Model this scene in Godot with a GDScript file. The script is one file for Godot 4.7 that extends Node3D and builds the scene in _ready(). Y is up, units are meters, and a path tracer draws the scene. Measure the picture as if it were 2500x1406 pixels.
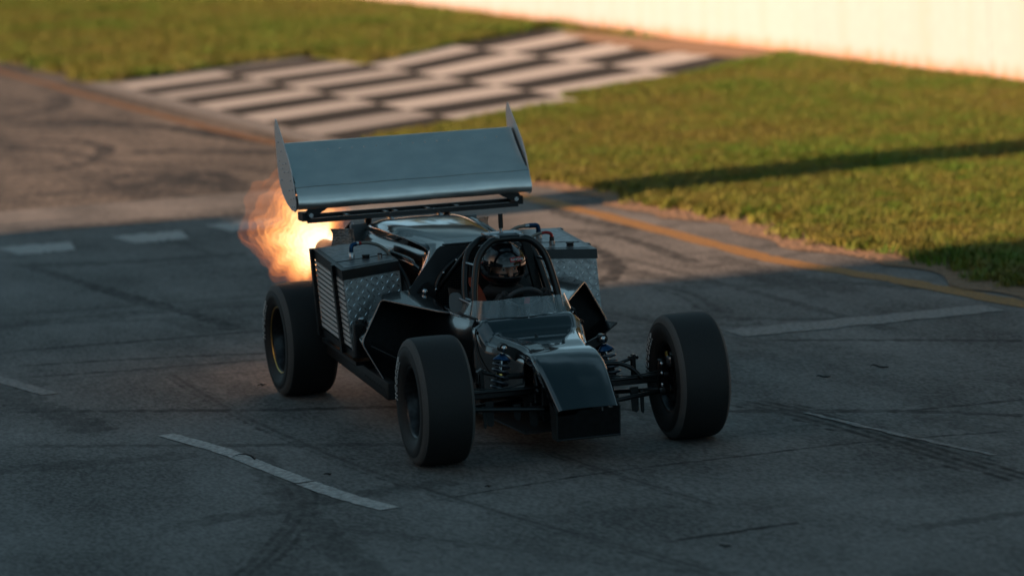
extends Node3D
# A black single-seat race car rolls off a drag strip at dusk, a flame behind it.
# World axes: x to the car's left, y up, z forward (towards the photographer); the front axle stands over the origin.

var st: SurfaceTool
var rng := RandomNumberGenerator.new()
var used := {}
var M := {}

# ------------------------------------------------------------------ naming
func numbered(called: String) -> String:
	var n: int = used.get(called, -1) + 1
	used[called] = n
	return called if n == 0 else "%s_%03d" % [called, n]

func tag(o: Node, label := "", category := "", group := "", kind := "") -> Node:
	if label: o.set_meta("label", label)
	if category: o.set_meta("category", category)
	if group: o.set_meta("group", group)
	if kind: o.set_meta("kind", kind)
	return o

func thing(called: String, label: String, category: String, group := "") -> Node3D:
	var o := Node3D.new()
	o.name = numbered(called)
	add_child(o)
	tag(o, label, category, group)
	return o

func hold(called: String, parent: Node) -> Node3D:
	var o := Node3D.new()
	o.name = called
	parent.add_child(o, true)
	return o

# ------------------------------------------------------------------ mesh helpers (all write into st)
func S() -> void:
	st = SurfaceTool.new()
	st.begin(Mesh.PRIMITIVE_TRIANGLES)

func mesh() -> ArrayMesh:
	st.generate_normals()
	return st.commit()

func put(called: String, parent: Node, m: Material) -> MeshInstance3D:
	return inst(called, mesh(), parent, m)

func inst(called: String, me: Mesh, parent: Node, m: Material) -> MeshInstance3D:
	var o := MeshInstance3D.new()
	o.name = numbered(called) if parent == self else called
	o.mesh = me
	o.material_override = m
	parent.add_child(o, true)
	return o

func tri(a: Vector3, b: Vector3, c: Vector3) -> void:
	st.add_vertex(a); st.add_vertex(b); st.add_vertex(c)

func quad(a: Vector3, b: Vector3, c: Vector3, d: Vector3) -> void:
	tri(a, b, c); tri(a, c, d)

func hexa(c: Array) -> void:
	# c: 8 corners, bottom ring 0-3 then top ring 4-7
	st.set_smooth_group(-1)
	quad(c[0], c[1], c[2], c[3]); quad(c[7], c[6], c[5], c[4])
	for i in 4:
		var j := (i + 1) % 4
		quad(c[i], c[i + 4], c[j + 4], c[j])

func box(at: Vector3, size: Vector3, turn := Basis.IDENTITY) -> void:
	var h := size / 2
	var c := []
	for y in [-1, 1]:
		for k in [[-1, -1], [1, -1], [1, 1], [-1, 1]]:
			c.append(at + turn * Vector3(h.x * k[0], h.y * y, h.z * k[1]))
	hexa(c)

func bevel_box(at: Vector3, size: Vector3, r: float, turn := Basis.IDENTITY) -> void:
	# rounded-corner section in xy, extruded along z with chamfered ends
	var h := size / 2
	var rings := []
	for e in [[-h.z, r], [-h.z + r, 0.0], [h.z - r, 0.0], [h.z, r]]:
		var ring := PackedVector3Array()
		for q in 4:
			var cx: float = (h.x - r) * [1, -1, -1, 1][q]
			var cy: float = (h.y - r) * [1, 1, -1, -1][q]
			for k in 3:
				var a := q * PI / 2 + k * PI / 4
				var rr: float = r - e[1] * 0.7
				ring.append(at + turn * Vector3(cx + rr * cos(a), cy + rr * sin(a), e[0]))
		rings.append(ring)
	loft(rings, true, true)

func loft(rings: Array, closed := true, caps := false, group := 0) -> void:
	st.set_smooth_group(group)
	for i in rings.size() - 1:
		var a: PackedVector3Array = rings[i]
		var b: PackedVector3Array = rings[i + 1]
		var n := a.size()
		for k in (n if closed else n - 1):
			var l := (k + 1) % n
			quad(a[k], a[l], b[l], b[k])
	if caps:
		st.set_smooth_group(-1)
		for e in [0, rings.size() - 1]:
			var r: PackedVector3Array = rings[e]
			var c := Vector3.ZERO
			for v in r: c += v / r.size()
			for k in r.size():
				var l := (k + 1) % r.size()
				if e == 0: tri(c, r[l], r[k])
				else: tri(c, r[k], r[l])

func tube(path: Array, r, n := 10, caps := true) -> void:
	# a tube of one radius, or one radius per point, along the path
	var rings := []
	var side := Vector3.ZERO
	for i in path.size():
		var d: Vector3 = (path[mini(i + 1, path.size() - 1)] - path[maxi(i - 1, 0)]).normalized()
		if side == Vector3.ZERO:
			side = d.cross(Vector3.UP if absf(d.y) < 0.9 else Vector3.RIGHT).normalized()
		side = (side - d * side.dot(d)).normalized()
		var up := side.cross(d)
		var ring := PackedVector3Array()
		var rr: float = r[i] if r is Array else r
		for k in n:
			var a := TAU * k / n
			ring.append(path[i] + (side * cos(a) + up * sin(a)) * rr)
		rings.append(ring)
	loft(rings, true, caps)

func curve(points: Array, steps := 6) -> Array:
	# Catmull-Rom through the points
	var out := []
	for i in points.size() - 1:
		var a: Vector3 = points[maxi(i - 1, 0)]
		var b: Vector3 = points[i]
		var c: Vector3 = points[i + 1]
		var d: Vector3 = points[mini(i + 2, points.size() - 1)]
		for k in steps:
			out.append(b.cubic_interpolate(c, a, d, float(k) / steps))
	out.append(points[-1])
	return out

func lathe(profile: Array, xf: Transform3D, n := 32, closed := false) -> void:
	# profile: Vector2(radius, along the axis); the axis is xf's y
	var rings := []
	for p in profile:
		var ring := PackedVector3Array()
		for k in n:
			var a := TAU * k / n
			ring.append(xf * Vector3(p.x * cos(a), p.y, p.x * sin(a)))
		rings.append(ring)
	if closed: rings.append(rings[0])
	loft(rings, true, false)

func along(from: Vector3, to: Vector3) -> Transform3D:
	# a transform whose y runs from -> to
	var y := (to - from).normalized()
	var x := y.cross(Vector3.FORWARD if absf(y.z) < 0.9 else Vector3.RIGHT).normalized()
	return Transform3D(Basis(x, y, x.cross(y)), from)

func rod(a: Vector3, b: Vector3, r: float, n := 10) -> void:
	tube([a, b], r, n)

func ball(at: Vector3, r: float, n := 8, squash := Vector3.ONE) -> void:
	var rings := []
	for i in n + 1:
		var t := PI * i / n
		var ring := PackedVector3Array()
		for k in n * 2:
			var a := TAU * k / (n * 2)
			ring.append(at + Vector3(sin(t) * cos(a), cos(t), sin(t) * sin(a)) * squash * r)
		rings.append(ring)
	loft(rings, true, false)

func plate(poly: PackedVector2Array, xf: Transform3D, thick: float) -> void:
	# polygon in xf's xy plane, extruded along xf's z, centred
	st.set_smooth_group(-1)
	var ids := Geometry2D.triangulate_polygon(poly)
	var h := thick / 2
	for i in range(0, ids.size(), 3):
		var a := poly[ids[i]]
		var b := poly[ids[i + 1]]
		var c := poly[ids[i + 2]]
		tri(xf * Vector3(a.x, a.y, h), xf * Vector3(c.x, c.y, h), xf * Vector3(b.x, b.y, h))
		tri(xf * Vector3(a.x, a.y, -h), xf * Vector3(b.x, b.y, -h), xf * Vector3(c.x, c.y, -h))
	for i in poly.size():
		var a := poly[i]
		var b := poly[(i + 1) % poly.size()]
		quad(xf * Vector3(a.x, a.y, -h), xf * Vector3(a.x, a.y, h), xf * Vector3(b.x, b.y, h), xf * Vector3(b.x, b.y, -h))

func sheet(grid: Array, thick: float) -> void:
	# a skin of real thickness over a grid of points (rows of equal length)
	var rows := grid.size()
	var cols: int = grid[0].size()
	var inner := []
	for i in rows:
		var line := PackedVector3Array()
		for j in cols:
			var du: Vector3 = grid[mini(i + 1, rows - 1)][j] - grid[maxi(i - 1, 0)][j]
			var dv: Vector3 = grid[i][mini(j + 1, cols - 1)] - grid[i][maxi(j - 1, 0)]
			line.append(grid[i][j] + du.cross(dv).normalized() * thick)
		inner.append(line)
	st.set_smooth_group(1)
	for i in rows - 1:
		for j in cols - 1:
			quad(grid[i][j], grid[i][j + 1], grid[i + 1][j + 1], grid[i + 1][j])
	st.set_smooth_group(2)
	for i in rows - 1:
		for j in cols - 1:
			quad(inner[i][j], inner[i + 1][j], inner[i + 1][j + 1], inner[i][j + 1])
	st.set_smooth_group(-1)
	for i in rows - 1:
		for j in [0, cols - 1]:
			quad(grid[i][j], grid[i + 1][j], inner[i + 1][j], inner[i][j])
	for j in cols - 1:
		for i in [0, rows - 1]:
			quad(grid[i][j], grid[i][j + 1], inner[i][j + 1], inner[i][j])

func rounded(points: Array, r: float, n := 4) -> Array:
	# an open polyline with its inner corners rounded off
	var out := [points[0]]
	for i in range(1, points.size() - 1):
		var p: Vector3 = points[i]
		var a: Vector3 = p + (points[i - 1] - p).limit_length(r)
		var b: Vector3 = p + (points[i + 1] - p).limit_length(r)
		for k in n + 1:
			var t := float(k) / n
			out.append(a.lerp(p, t).lerp(p.lerp(b, t), t))
	out.append(points[-1])
	return out

func letters(text: String, size: float, depth: float, font: Font, where: Callable) -> void:
	# each letter as solid type; where(i, advance) gives its transform
	var x := 0.0
	for i in text.length():
		var t := TextMesh.new()
		t.text = text[i]
		t.font = font
		t.font_size = 64
		t.pixel_size = size / 64.0
		t.depth = depth
		t.curve_step = 2.0
		var w := t.get_aabb().size.x
		if t.get_surface_count():
			st.append_from(t, 0, where.call(i, x + w / 2))
		x += w + size * 0.10

# ------------------------------------------------------------------ materials
func lin(r: float, g: float, b: float, a := 1.0) -> Color:
	return Color(r, g, b, a).linear_to_srgb()

func mat(c: Color, rough := 0.6, metal := 0.0, coat := 0.0) -> StandardMaterial3D:
	var m := StandardMaterial3D.new()
	m.albedo_color = c
	m.roughness = rough
	m.metallic = metal
	if coat > 0.0:
		m.clearcoat_enabled = true
		m.clearcoat = coat
		m.clearcoat_roughness = 0.04
	return m

func noise_tex(size: int, freq: float, kind: int, lo: Color, hi: Color, octaves := 4, seed_ := 1, mid := -1.0) -> NoiseTexture2D:
	var n := FastNoiseLite.new()
	n.noise_type = kind
	n.frequency = freq
	n.fractal_octaves = octaves
	n.seed = seed_
	var t := NoiseTexture2D.new()
	t.width = size
	t.height = size
	t.seamless = true
	t.noise = n
	var g := Gradient.new()
	g.set_color(0, lo)
	g.set_color(1, hi)
	if mid > 0.0:
		g.add_point(mid, lo.lerp(hi, 0.25))
	t.color_ramp = g
	return t

func bump_tex(size: int, freq: float, strength: float, octaves := 3, seed_ := 3) -> NoiseTexture2D:
	var n := FastNoiseLite.new()
	n.frequency = freq
	n.fractal_octaves = octaves
	n.seed = seed_
	var t := NoiseTexture2D.new()
	t.width = size
	t.height = size
	t.seamless = true
	t.as_normal_map = true
	t.bump_strength = strength
	t.noise = n
	return t

func textured(m: StandardMaterial3D, scale: Vector3, color: Texture2D, normal: Texture2D = null, amount := 1.0, rough: Texture2D = null) -> StandardMaterial3D:
	m.uv1_triplanar = true
	m.uv1_world_triplanar = true
	m.uv1_scale = scale
	if color: m.albedo_texture = color
	if normal:
		m.normal_enabled = true
		m.normal_texture = normal
		m.normal_scale = amount
	if rough:
		m.roughness_texture = rough
		m.roughness_texture_channel = BaseMaterial3D.TEXTURE_CHANNEL_RED
	return m

func materials() -> void:
	var W := Color.WHITE
	var smudge := noise_tex(512, 0.012, FastNoiseLite.TYPE_SIMPLEX_SMOOTH, Color(0.55, 0.55, 0.55), W, 5, 11)
	var speck := noise_tex(512, 0.05, FastNoiseLite.TYPE_SIMPLEX, Color(0.6, 0.6, 0.6), W, 4, 12)
	M.paint = mat(lin(0.0055, 0.006, 0.007), 0.16, 0.0, 1.0)
	M.paint.metallic_specular = 0.65
	M.inside = textured(mat(lin(0.008, 0.009, 0.010), 0.55), Vector3.ONE * 3, smudge)
	M.inside.metallic_specular = 0.25
	M.frame = textured(mat(lin(0.007, 0.0075, 0.009), 0.32), Vector3.ONE * 4, smudge)
	M.frame.metallic_specular = 0.45
	M.satin = mat(lin(0.016, 0.018, 0.021), 0.42)
	M.matt = textured(mat(lin(0.010, 0.011, 0.012), 0.62), Vector3.ONE * 6, smudge)
	M.rubber = textured(mat(lin(0.0085, 0.0086, 0.0088), 0.68), Vector3(5, 5, 5), noise_tex(512, 0.03, FastNoiseLite.TYPE_SIMPLEX, Color(0.45, 0.45, 0.45), Color(1.25, 1.25, 1.25), 6, 72), bump_tex(512, 0.08, 2.5, 4), 0.5)
	M.scuffed = textured(mat(lin(0.16, 0.162, 0.16), 0.8), Vector3(14, 14, 14), noise_tex(512, 0.03, FastNoiseLite.TYPE_SIMPLEX, Color(0.35, 0.35, 0.35), W, 5, 14), bump_tex(256, 0.08, 2.0), 0.5)
	M.type = mat(lin(0.45, 0.46, 0.46), 0.7)
	M.rim = textured(mat(lin(0.05, 0.052, 0.056), 0.3, 0.7), Vector3.ONE * 5, smudge)
	M.gold = mat(lin(0.55, 0.36, 0.10), 0.3, 1.0)
	M.steel = mat(lin(0.45, 0.46, 0.47), 0.28, 1.0)
	M.bolt = mat(lin(0.55, 0.56, 0.58), 0.25, 1.0)
	M.blue = mat(lin(0.010, 0.045, 0.11), 0.28, 0.85)
	M.red = mat(lin(0.30, 0.022, 0.020), 0.35, 0.6)
	M.spring = mat(lin(0.035, 0.038, 0.05), 0.3, 0.0, 0.6)
	M.silver_tube = mat(lin(0.30, 0.32, 0.34), 0.32, 1.0)
	M.hose = textured(mat(lin(0.34, 0.31, 0.27), 0.42, 0.85), Vector3.ONE * 60, speck, bump_tex(128, 0.2, 3.0), 0.8)
	M.wing = textured(mat(lin(0.80, 0.78, 0.74), 0.36, 0.88), Vector3(0.5, 1.2, 1.2), noise_tex(1024, 0.009, FastNoiseLite.TYPE_SIMPLEX_SMOOTH, Color(0.90, 0.91, 0.92), W, 6, 21), bump_tex(512, 0.006, 0.8, 2, 9), 0.15, noise_tex(512, 0.02, FastNoiseLite.TYPE_SIMPLEX, Color(0.86, 0.86, 0.86), W, 5, 22))
	M.end_plate = mat(lin(0.52, 0.54, 0.55), 0.42, 0.8)
	M.tank_top = textured(mat(lin(0.24, 0.25, 0.26), 0.34, 0.8), Vector3.ONE * 3, smudge)
	M.tread_plate = textured(mat(lin(0.52, 0.52, 0.52), 0.42, 0.6), Vector3.ONE * 4, smudge)
	M.lug = mat(lin(0.75, 0.76, 0.76), 0.25, 0.9)
	M.fin = textured(mat(lin(0.86, 0.85, 0.83), 0.45, 0.3), Vector3(30, 60, 90), noise_tex(256, 0.08, FastNoiseLite.TYPE_CELLULAR, Color(0.78, 0.78, 0.78), W, 2, 31))
	M.foil = textured(mat(lin(0.55, 0.55, 0.54), 0.3, 1.0), Vector3.ONE * 8, speck, bump_tex(256, 0.03, 10.0, 4), 1.6)
	M.mirror = mat(lin(0.16, 0.18, 0.19), 0.4, 0.5)
	M.glass = mat(Color(0.75, 0.85, 0.88, 0.06), 0.03)
	M.glass.transparency = BaseMaterial3D.TRANSPARENCY_ALPHA
	M.glass.metallic_specular = 0.9
	M.grip = mat(lin(0.028, 0.029, 0.032), 0.55)
	M.tape = mat(lin(0.22, 0.24, 0.25, 0.75), 0.5)
	M.tape.transparency = BaseMaterial3D.TRANSPARENCY_ALPHA
	M.suit = textured(mat(lin(0.011, 0.011, 0.013), 0.85), Vector3.ONE * 20, speck, bump_tex(256, 0.03, 4.0), 0.6)
	M.suit.rim_enabled = true
	M.suit.rim = 0.25
	M.balaclava = mat(lin(0.012, 0.012, 0.013), 0.9)
	M.skin = mat(lin(0.32, 0.17, 0.12), 0.55)
	M.skin.subsurf_scatter_enabled = true
	M.skin.subsurf_scatter_strength = 0.15
	M.eye = mat(lin(0.5, 0.48, 0.45), 0.2)
	M.iris = mat(lin(0.03, 0.03, 0.025), 0.15)
	M.helmet = mat(lin(0.006, 0.006, 0.008), 0.22, 0.0, 0.35)
	M.visor = mat(lin(0.006, 0.0065, 0.008), 0.10, 0.0, 0.35)
	M.white_print = mat(lin(0.50, 0.51, 0.50), 0.5)
	M.grey_print = mat(lin(0.22, 0.23, 0.24), 0.5)
	M.red_print = mat(lin(0.33, 0.015, 0.018), 0.45)
	M.blue_print = mat(lin(0.03, 0.12, 0.35), 0.5)
	M.strap = textured(mat(lin(0.45, 0.065, 0.02), 0.8), Vector3.ONE * 60, speck)
	# the place
	M.wall = textured(mat(lin(0.62, 0.60, 0.58), 0.85), Vector3(0.16, 0.30, 0.16), noise_tex(1024, 0.006, FastNoiseLite.TYPE_SIMPLEX_SMOOTH, Color(0.86, 0.83, 0.80), W, 6, 41), bump_tex(512, 0.02, 2.0), 0.4)
	M.concrete = textured(mat(lin(0.30, 0.29, 0.28), 0.9), Vector3.ONE * 0.2, smudge)
	M.steel_dark = mat(lin(0.10, 0.11, 0.12), 0.6, 0.3)
	M.soil = textured(mat(W, 0.95), Vector3.ONE * 0.35, noise_tex(1024, 0.02, FastNoiseLite.TYPE_SIMPLEX_SMOOTH, lin(0.060, 0.044, 0.020), lin(0.115, 0.098, 0.036), 6, 51), bump_tex(512, 0.03, 6.0, 5), 1.0)
	M.dirt = textured(mat(W, 0.95), Vector3.ONE * 0.5, noise_tex(1024, 0.02, FastNoiseLite.TYPE_SIMPLEX_SMOOTH, lin(0.19, 0.115, 0.065), lin(0.31, 0.20, 0.125), 6, 52), bump_tex(512, 0.05, 8.0, 5), 1.0)
	M.asphalt = textured(mat(W, 0.8), Vector3.ONE * 0.25, noise_tex(1024, 0.03, FastNoiseLite.TYPE_SIMPLEX, lin(0.12, 0.118, 0.115), lin(0.22, 0.213, 0.205), 6, 53), bump_tex(512, 0.15, 4.0, 4), 0.6)
	M.white_paint = textured(mat(W, 0.7), Vector3.ONE * 0.6, noise_tex(1024, 0.03, FastNoiseLite.TYPE_SIMPLEX, lin(0.30, 0.29, 0.28), lin(0.74, 0.73, 0.71), 6, 54), bump_tex(512, 0.15, 4.0, 4), 0.5)
	M.black_paint = textured(mat(W, 0.92), Vector3.ONE * 0.6, noise_tex(512, 0.02, FastNoiseLite.TYPE_SIMPLEX, lin(0.028, 0.029, 0.030), lin(0.06, 0.06, 0.06), 6, 55))
	M.yellow_paint = textured(mat(W, 0.75), Vector3.ONE * 0.9, noise_tex(1024, 0.02, FastNoiseLite.TYPE_SIMPLEX, lin(0.17, 0.095, 0.035), lin(0.40, 0.20, 0.04), 6, 56), bump_tex(512, 0.15, 4.0, 4), 0.5)
	M.black_paint.metallic_specular = 0.15
	M.white_paint.metallic_specular = 0.3
	M.grass = mat(W, 0.7)
	M.grass.vertex_color_use_as_albedo = true
	M.grass.backlight_enabled = true
	M.grass.backlight = Color(0.35, 0.4, 0.12)

# ------------------------------------------------------------------ camera, sky, sun
func view_and_light() -> void:
	var cam := Camera3D.new()
	cam.name = "camera"
	var lens := CameraAttributesPhysical.new()
	lens.frustum_focal_length = 206.1
	lens.frustum_focus_distance = 18.2
	lens.exposure_aperture = 2.6
	lens.frustum_far = 600.0
	lens.frustum_near = 0.5
	cam.attributes = lens
	cam.fov = 9.7053
	cam.near = 0.5
	cam.far = 600.0
	cam.transform = Transform3D(Basis(Vector3(0.94850984, -0.04724917, 0.31320376), Vector3(0.08442635, 0.99075251, -0.10621517), Vector3(-0.30528883, 0.12718878, 0.94372758)), Vector3(-5.59273902, 3.09683665, 16.48879456))
	add_child(cam)
	cam.current = true

	var sky := ProceduralSkyMaterial.new()
	sky.sky_top_color = lin(0.018, 0.056, 0.082)
	sky.sky_horizon_color = lin(0.29, 0.49, 0.59)
	sky.sky_curve = 0.42
	sky.ground_bottom_color = lin(0.05, 0.05, 0.05)
	sky.ground_horizon_color = lin(0.20, 0.19, 0.18)
	sky.sun_angle_max = 70.0
	sky.sun_curve = 0.22
	# broken evening cloud, alike all round
	var puff := FastNoiseLite.new()
	puff.frequency = 1.5
	puff.fractal_octaves = 5
	puff.seed = 12
	var cover := Image.create(768, 384, false, Image.FORMAT_RGBA8)
	for v in 384:
		var up := PI * (0.5 - (v + 0.5) / 384.0)
		for u in 768:
			var a := TAU * u / 768.0
			var d := Vector3(cos(a) * cos(up), sin(up) * 2.2, sin(a) * cos(up))
			var k := smoothstep(-0.03, 0.34, puff.get_noise_3dv(d)) if up > 0.0 else 0.0
			cover.set_pixel(u, v, Color(0.72, 0.82, 0.87, k))
	sky.sky_cover = ImageTexture.create_from_image(cover)
	sky.sky_cover_modulate = Color(0.50, 0.55, 0.58)
	var e := Environment.new()
	e.background_mode = Environment.BG_SKY
	e.sky = Sky.new()
	e.sky.sky_material = sky
	e.background_energy_multiplier = 0.50
	e.tonemap_mode = Environment.TONE_MAPPER_LINEAR
	e.tonemap_exposure = 2.3
	e.sdfgi_enabled = true
	e.ssao_enabled = true
	e.ssil_enabled = true
	var w := WorldEnvironment.new()
	w.name = "environment"
	w.environment = e
	add_child(w)

	var sun := DirectionalLight3D.new()
	sun.name = "sun"
	sun.light_color = lin(1.0, 0.60, 0.37)
	sun.light_energy = 1.6
	sun.light_angular_distance = 0.8
	sun.shadow_enabled = true
	add_child(sun)
	# low in the west, to the left of the strip: shadows run towards +x and a little away
	var el := deg_to_rad(18.0)
	var az := deg_to_rad(9.0)
	sun.look_at_from_position(Vector3.ZERO, Vector3(cos(az) * cos(el), -sin(el), -sin(az) * cos(el)))

# ------------------------------------------------------------------ ground with tyre marks
# each: width m, strength, ribs, x, z, x, z ...
var near_marks := [
	[0.11, 0.34, 2, [-1.24, -4.08, -1.24, -2.35, -1.17, -1.12, -1.07, 0.00, -0.88, 1.13, -0.77, 1.72, -0.53, 2.71, -0.41, 3.27]],
	[0.1, 0.42, 0, [-2.44, -3.10, -1.58, -2.54, -0.95, -2.15, -0.42, -1.89, 0.46, -1.22, 1.21, -0.63, 1.87, -0.19, 2.45, 0.38]],
	[0.1, 0.3, 0, [-2.65, -1.87, -1.64, -1.24, -0.67, -0.64, -0.09, -0.29]],
	[0.1, 0.42, 0, [-2.01, -5.57, -1.20, -5.51, -0.23, -5.47]],
	[0.08, 0.4, 0, [-2.13, -4.88, -1.37, -4.72, -0.50, -4.43]],
	[0.08, 0.38, 0, [-2.22, -4.38, -1.47, -4.25, -0.57, -4.15]],
	[0.12, 0.3, 0, [-1.78, -6.90, -0.90, -6.98, 0.06, -6.76]],
	[0.12, 0.25, 0, [-1.69, -7.45, -0.82, -7.36, 0.23, -7.30]],
	[0.16, 0.42, 0, [-0.80, -8.97, -0.65, -7.71, -0.47, -6.52, -0.40, -5.62]],
	[0.17, 0.36, 3, [-1.54, -0.71, -1.51, -0.15, -1.53, 0.36, -1.66, 0.88, -1.88, 1.42, -2.11, 1.91, -2.26, 2.18]],
	[0.26, 0.5, 4, [1.36, -0.99, 1.50, -0.17, 1.56, 0.75, 1.59, 1.39, 1.63, 1.99]],
	[0.035, 0.45, 0, [-1.10, 0.97, -0.58, 0.83, 0.01, 0.70, 0.68, 0.67, 1.38, 0.64, 2.24, 0.78]],
	[0.09, 0.36, 2, [-0.10, -0.12, -0.06, 0.39, -0.02, 0.77, 0.05, 1.29, 0.12, 1.81]],
	[0.1, 0.28, 2, [-0.81, 1.47, -0.70, 2.09, -0.56, 2.79, -0.47, 3.28]],
	[0.045, 0.8, 0, [-0.44, 2.49, -0.23, 2.44, -0.07, 2.44, 0.08, 2.40, 0.29, 2.39]],
	[0.12, 0.2, 2, [-1.94, 0.88, -1.37, 1.73, -0.86, 2.56, -0.50, 3.12]],
	[0.06, 0.45, 0, [1.19, -0.57, 1.86, -0.16, 2.19, -0.10, 2.68, -0.08]],
	[0.16, 0.5, 0, [2.97, -9.08, 3.12, -8.61, 3.03, -7.69, 2.71, -6.73, 2.33, -6.19]],
	[0.22, 0.35, 2, [2.35, -6.17, 2.65, -6.15, 2.78, -5.42, 2.58, -4.31]],
	[0.1, 0.4, 0, [2.20, -3.08, 2.85, -2.65, 3.65, -2.02]],
	[0.12, 0.3, 0, [2.41, -4.32, 2.78, -3.81, 3.47, -3.40]],
	[0.15, 0.3, 0, [3.18, -5.50, 3.85, -5.24, 4.17, -4.58]],
	[0.3, 0.3, 0, [-1.16, -10.52, -0.25, -10.09, 0.73, -9.95]],
	[0.12, 0.3, 0, [-1.03, -10.74, -0.80, -8.97, -0.62, -6.89]],
	[0.14, 0.4, 0, [3.29, -9.89, 3.57, -9.09, 3.46, -7.01]],
	[0.2, 0.3, 0, [2.45, -7.85, 2.75, -7.29, 3.03, -5.90]],
	[0.5, 0.35, 0, [-0.36, -13.10, 0.56, -13.10, 1.50, -13.10]],
	[0.2, 0.4, 0, [3.89, -11.78, 3.76, -10.44, 3.88, -9.37]],
]
var far_marks := [
	[0.35, 0.62, 0, [1.51, -26.10, 2.43, -25.46, 3.12, -23.84, 3.40, -21.61, 3.69, -20.08]],
	[0.22, 0.5, 0, [0.34, -19.25, 0.82, -19.05, 1.39, -19.69, 1.85, -21.16, 1.86, -22.56, 1.38, -23.08]],
	[0.28, 0.45, 0, [1.62, -16.31, 2.01, -17.28, 2.20, -16.82, 1.86, -15.07]],
	[0.4, 0.3, 0, [-0.14, -16.47, 1.05, -16.34, 2.14, -17.44, 2.81, -17.35]],
	[0.25, 0.4, 0, [1.06, -17.40, 1.49, -17.81, 1.79, -17.23, 1.90, -16.05]],
	[0.5, 0.45, 0, [1.96, -20.70, 2.71, -19.91, 3.34, -19.11]],
	[0.25, 0.4, 0, [0.98, -15.42, 1.37, -15.54, 1.30, -14.18, 0.98, -13.14]],
	[0.25, 0.35, 0, [0.90, -22.52, 1.39, -21.31, 1.63, -19.13, 2.07, -18.68]],
	[0.4, 0.4, 0, [0.2, -28.0, 1.4, -27.2, 2.6, -28.4, 3.2, -31.0]],
]

func road_texture(w: int, h: int, x0: float, x1: float, z0: float, z1: float, marks: Array, seed_: int, tone: float, brown: float) -> ImageTexture:
	# worn asphalt with rubber laid on it; u runs along x, v along z
	var coarse := FastNoiseLite.new()
	coarse.seed = seed_
	coarse.frequency = 0.004
	coarse.fractal_octaves = 5
	var fine := FastNoiseLite.new()
	fine.seed = seed_ + 1
	fine.noise_type = FastNoiseLite.TYPE_VALUE
	fine.frequency = 0.35
	fine.fractal_octaves = 2
	var a := coarse.get_image(w, h, false, false, false).get_data()
	var b := fine.get_image(w, h, false, false, false).get_data()
	var keep := PackedFloat32Array()
	keep.resize(w * h)
	keep.fill(1.0)
	var lumps := FastNoiseLite.new()
	lumps.frequency = 0.035
	lumps.fractal_octaves = 4
	lumps.seed = seed_ + 2
	var sx := w / (x1 - x0)
	var sz := h / (z1 - z0)
	var all := marks.duplicate()
	var dice := RandomNumberGenerator.new()
	dice.seed = seed_ * 7
	for i in 80:
		var x := dice.randf_range(x0, x1)
		var z := dice.randf_range(z0, z1)
		var turn := dice.randf_range(-0.25, 0.25) + (0.0 if i % 2 else 1.5)
		var long := dice.randf_range(1.0, 3.2)
		var bow := dice.randf_range(-0.4, 0.4)
		var line := []
		for k in 4:
			var t := k / 3.0 - 0.5
			line.append_array([x + cos(turn) * long * t + bow * t * t * sin(turn), z + sin(turn) * long * t * 1.6 + bow * t * t * cos(turn)])
		all.append([dice.randf_range(0.08, 0.34), dice.randf_range(0.08, 0.28), [0, 0, 2][i % 3], line])
	for m in all:
		var half: float = m[0] / 2
		var p: Array = []
		for i in range(0, m[3].size(), 2): p.append(Vector3(m[3][i], 0, m[3][i + 1]))
		p = curve(p, 5)
		var length := 0.0
		for i in p.size() - 1:
			var q := Vector2(p[i].x, p[i].z)
			var r := Vector2(p[i + 1].x, p[i + 1].z)
			var d := r - q
			var l := d.length()
			if l < 0.001: continue
			var pad := half * 1.3
			var iu0 := clampi(int((minf(q.x, r.x) - pad - x0) * sx), 0, w - 1)
			var iu1 := clampi(int((maxf(q.x, r.x) + pad - x0) * sx), 0, w - 1)
			var iv0 := clampi(int((minf(q.y, r.y) - pad - z0) * sz), 0, h - 1)
			var iv1 := clampi(int((maxf(q.y, r.y) + pad - z0) * sz), 0, h - 1)
			for v in range(iv0, iv1 + 1):
				for u in range(iu0, iu1 + 1):
					var c := Vector2(x0 + (u + 0.5) / sx, z0 + (v + 0.5) / sz) - q
					var t := c.dot(d) / (l * l)
					if t < 0.0 or t > 1.0: continue
					var s := c.cross(d) / l / half
					if absf(s) > 1.3: continue
					var n := lumps.get_noise_2d(u, v * 1.6)
					var k: float = clampf((1.05 + n * 0.7 - absf(s)) * 3.0, 0.0, 1.0) * m[1] * 1.8 * (0.8 + n * 0.6)
					if m[2] > 0: k *= 0.35 + 0.65 * clampf(0.5 + 1.6 * sin(s * m[2] * 3.0 + 1.0), 0.0, 1.0)
					# the mark starts and ends raggedly
					var ends := minf(length + t * l, 99.0)
					k *= clampf(ends * 4.0, 0.0, 1.0)
					var at := v * w + u
					keep[at] = minf(keep[at], 1.0 - clampf(k, 0.0, 0.92))
			length += l
	var out := PackedByteArray()
	out.resize(w * h * 3)
	var o := 0
	for i in w * h:
		var g: float = (tone + (a[i] - 128) * 0.00062 + (b[i] - 128) * 0.00062) * keep[i]
		var s := 255.0 * (1.055 * pow(maxf(g, 0.004), 0.4167) - 0.055)
		out[o] = clampi(int(s * (1.01 + brown)), 0, 255)
		out[o + 1] = clampi(int(s), 0, 255)
		out[o + 2] = clampi(int(s * (0.985 - brown)), 0, 255)
		o += 3
	return ImageTexture.create_from_image(Image.create_from_data(w, h, false, Image.FORMAT_RGB8, out))

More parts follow.
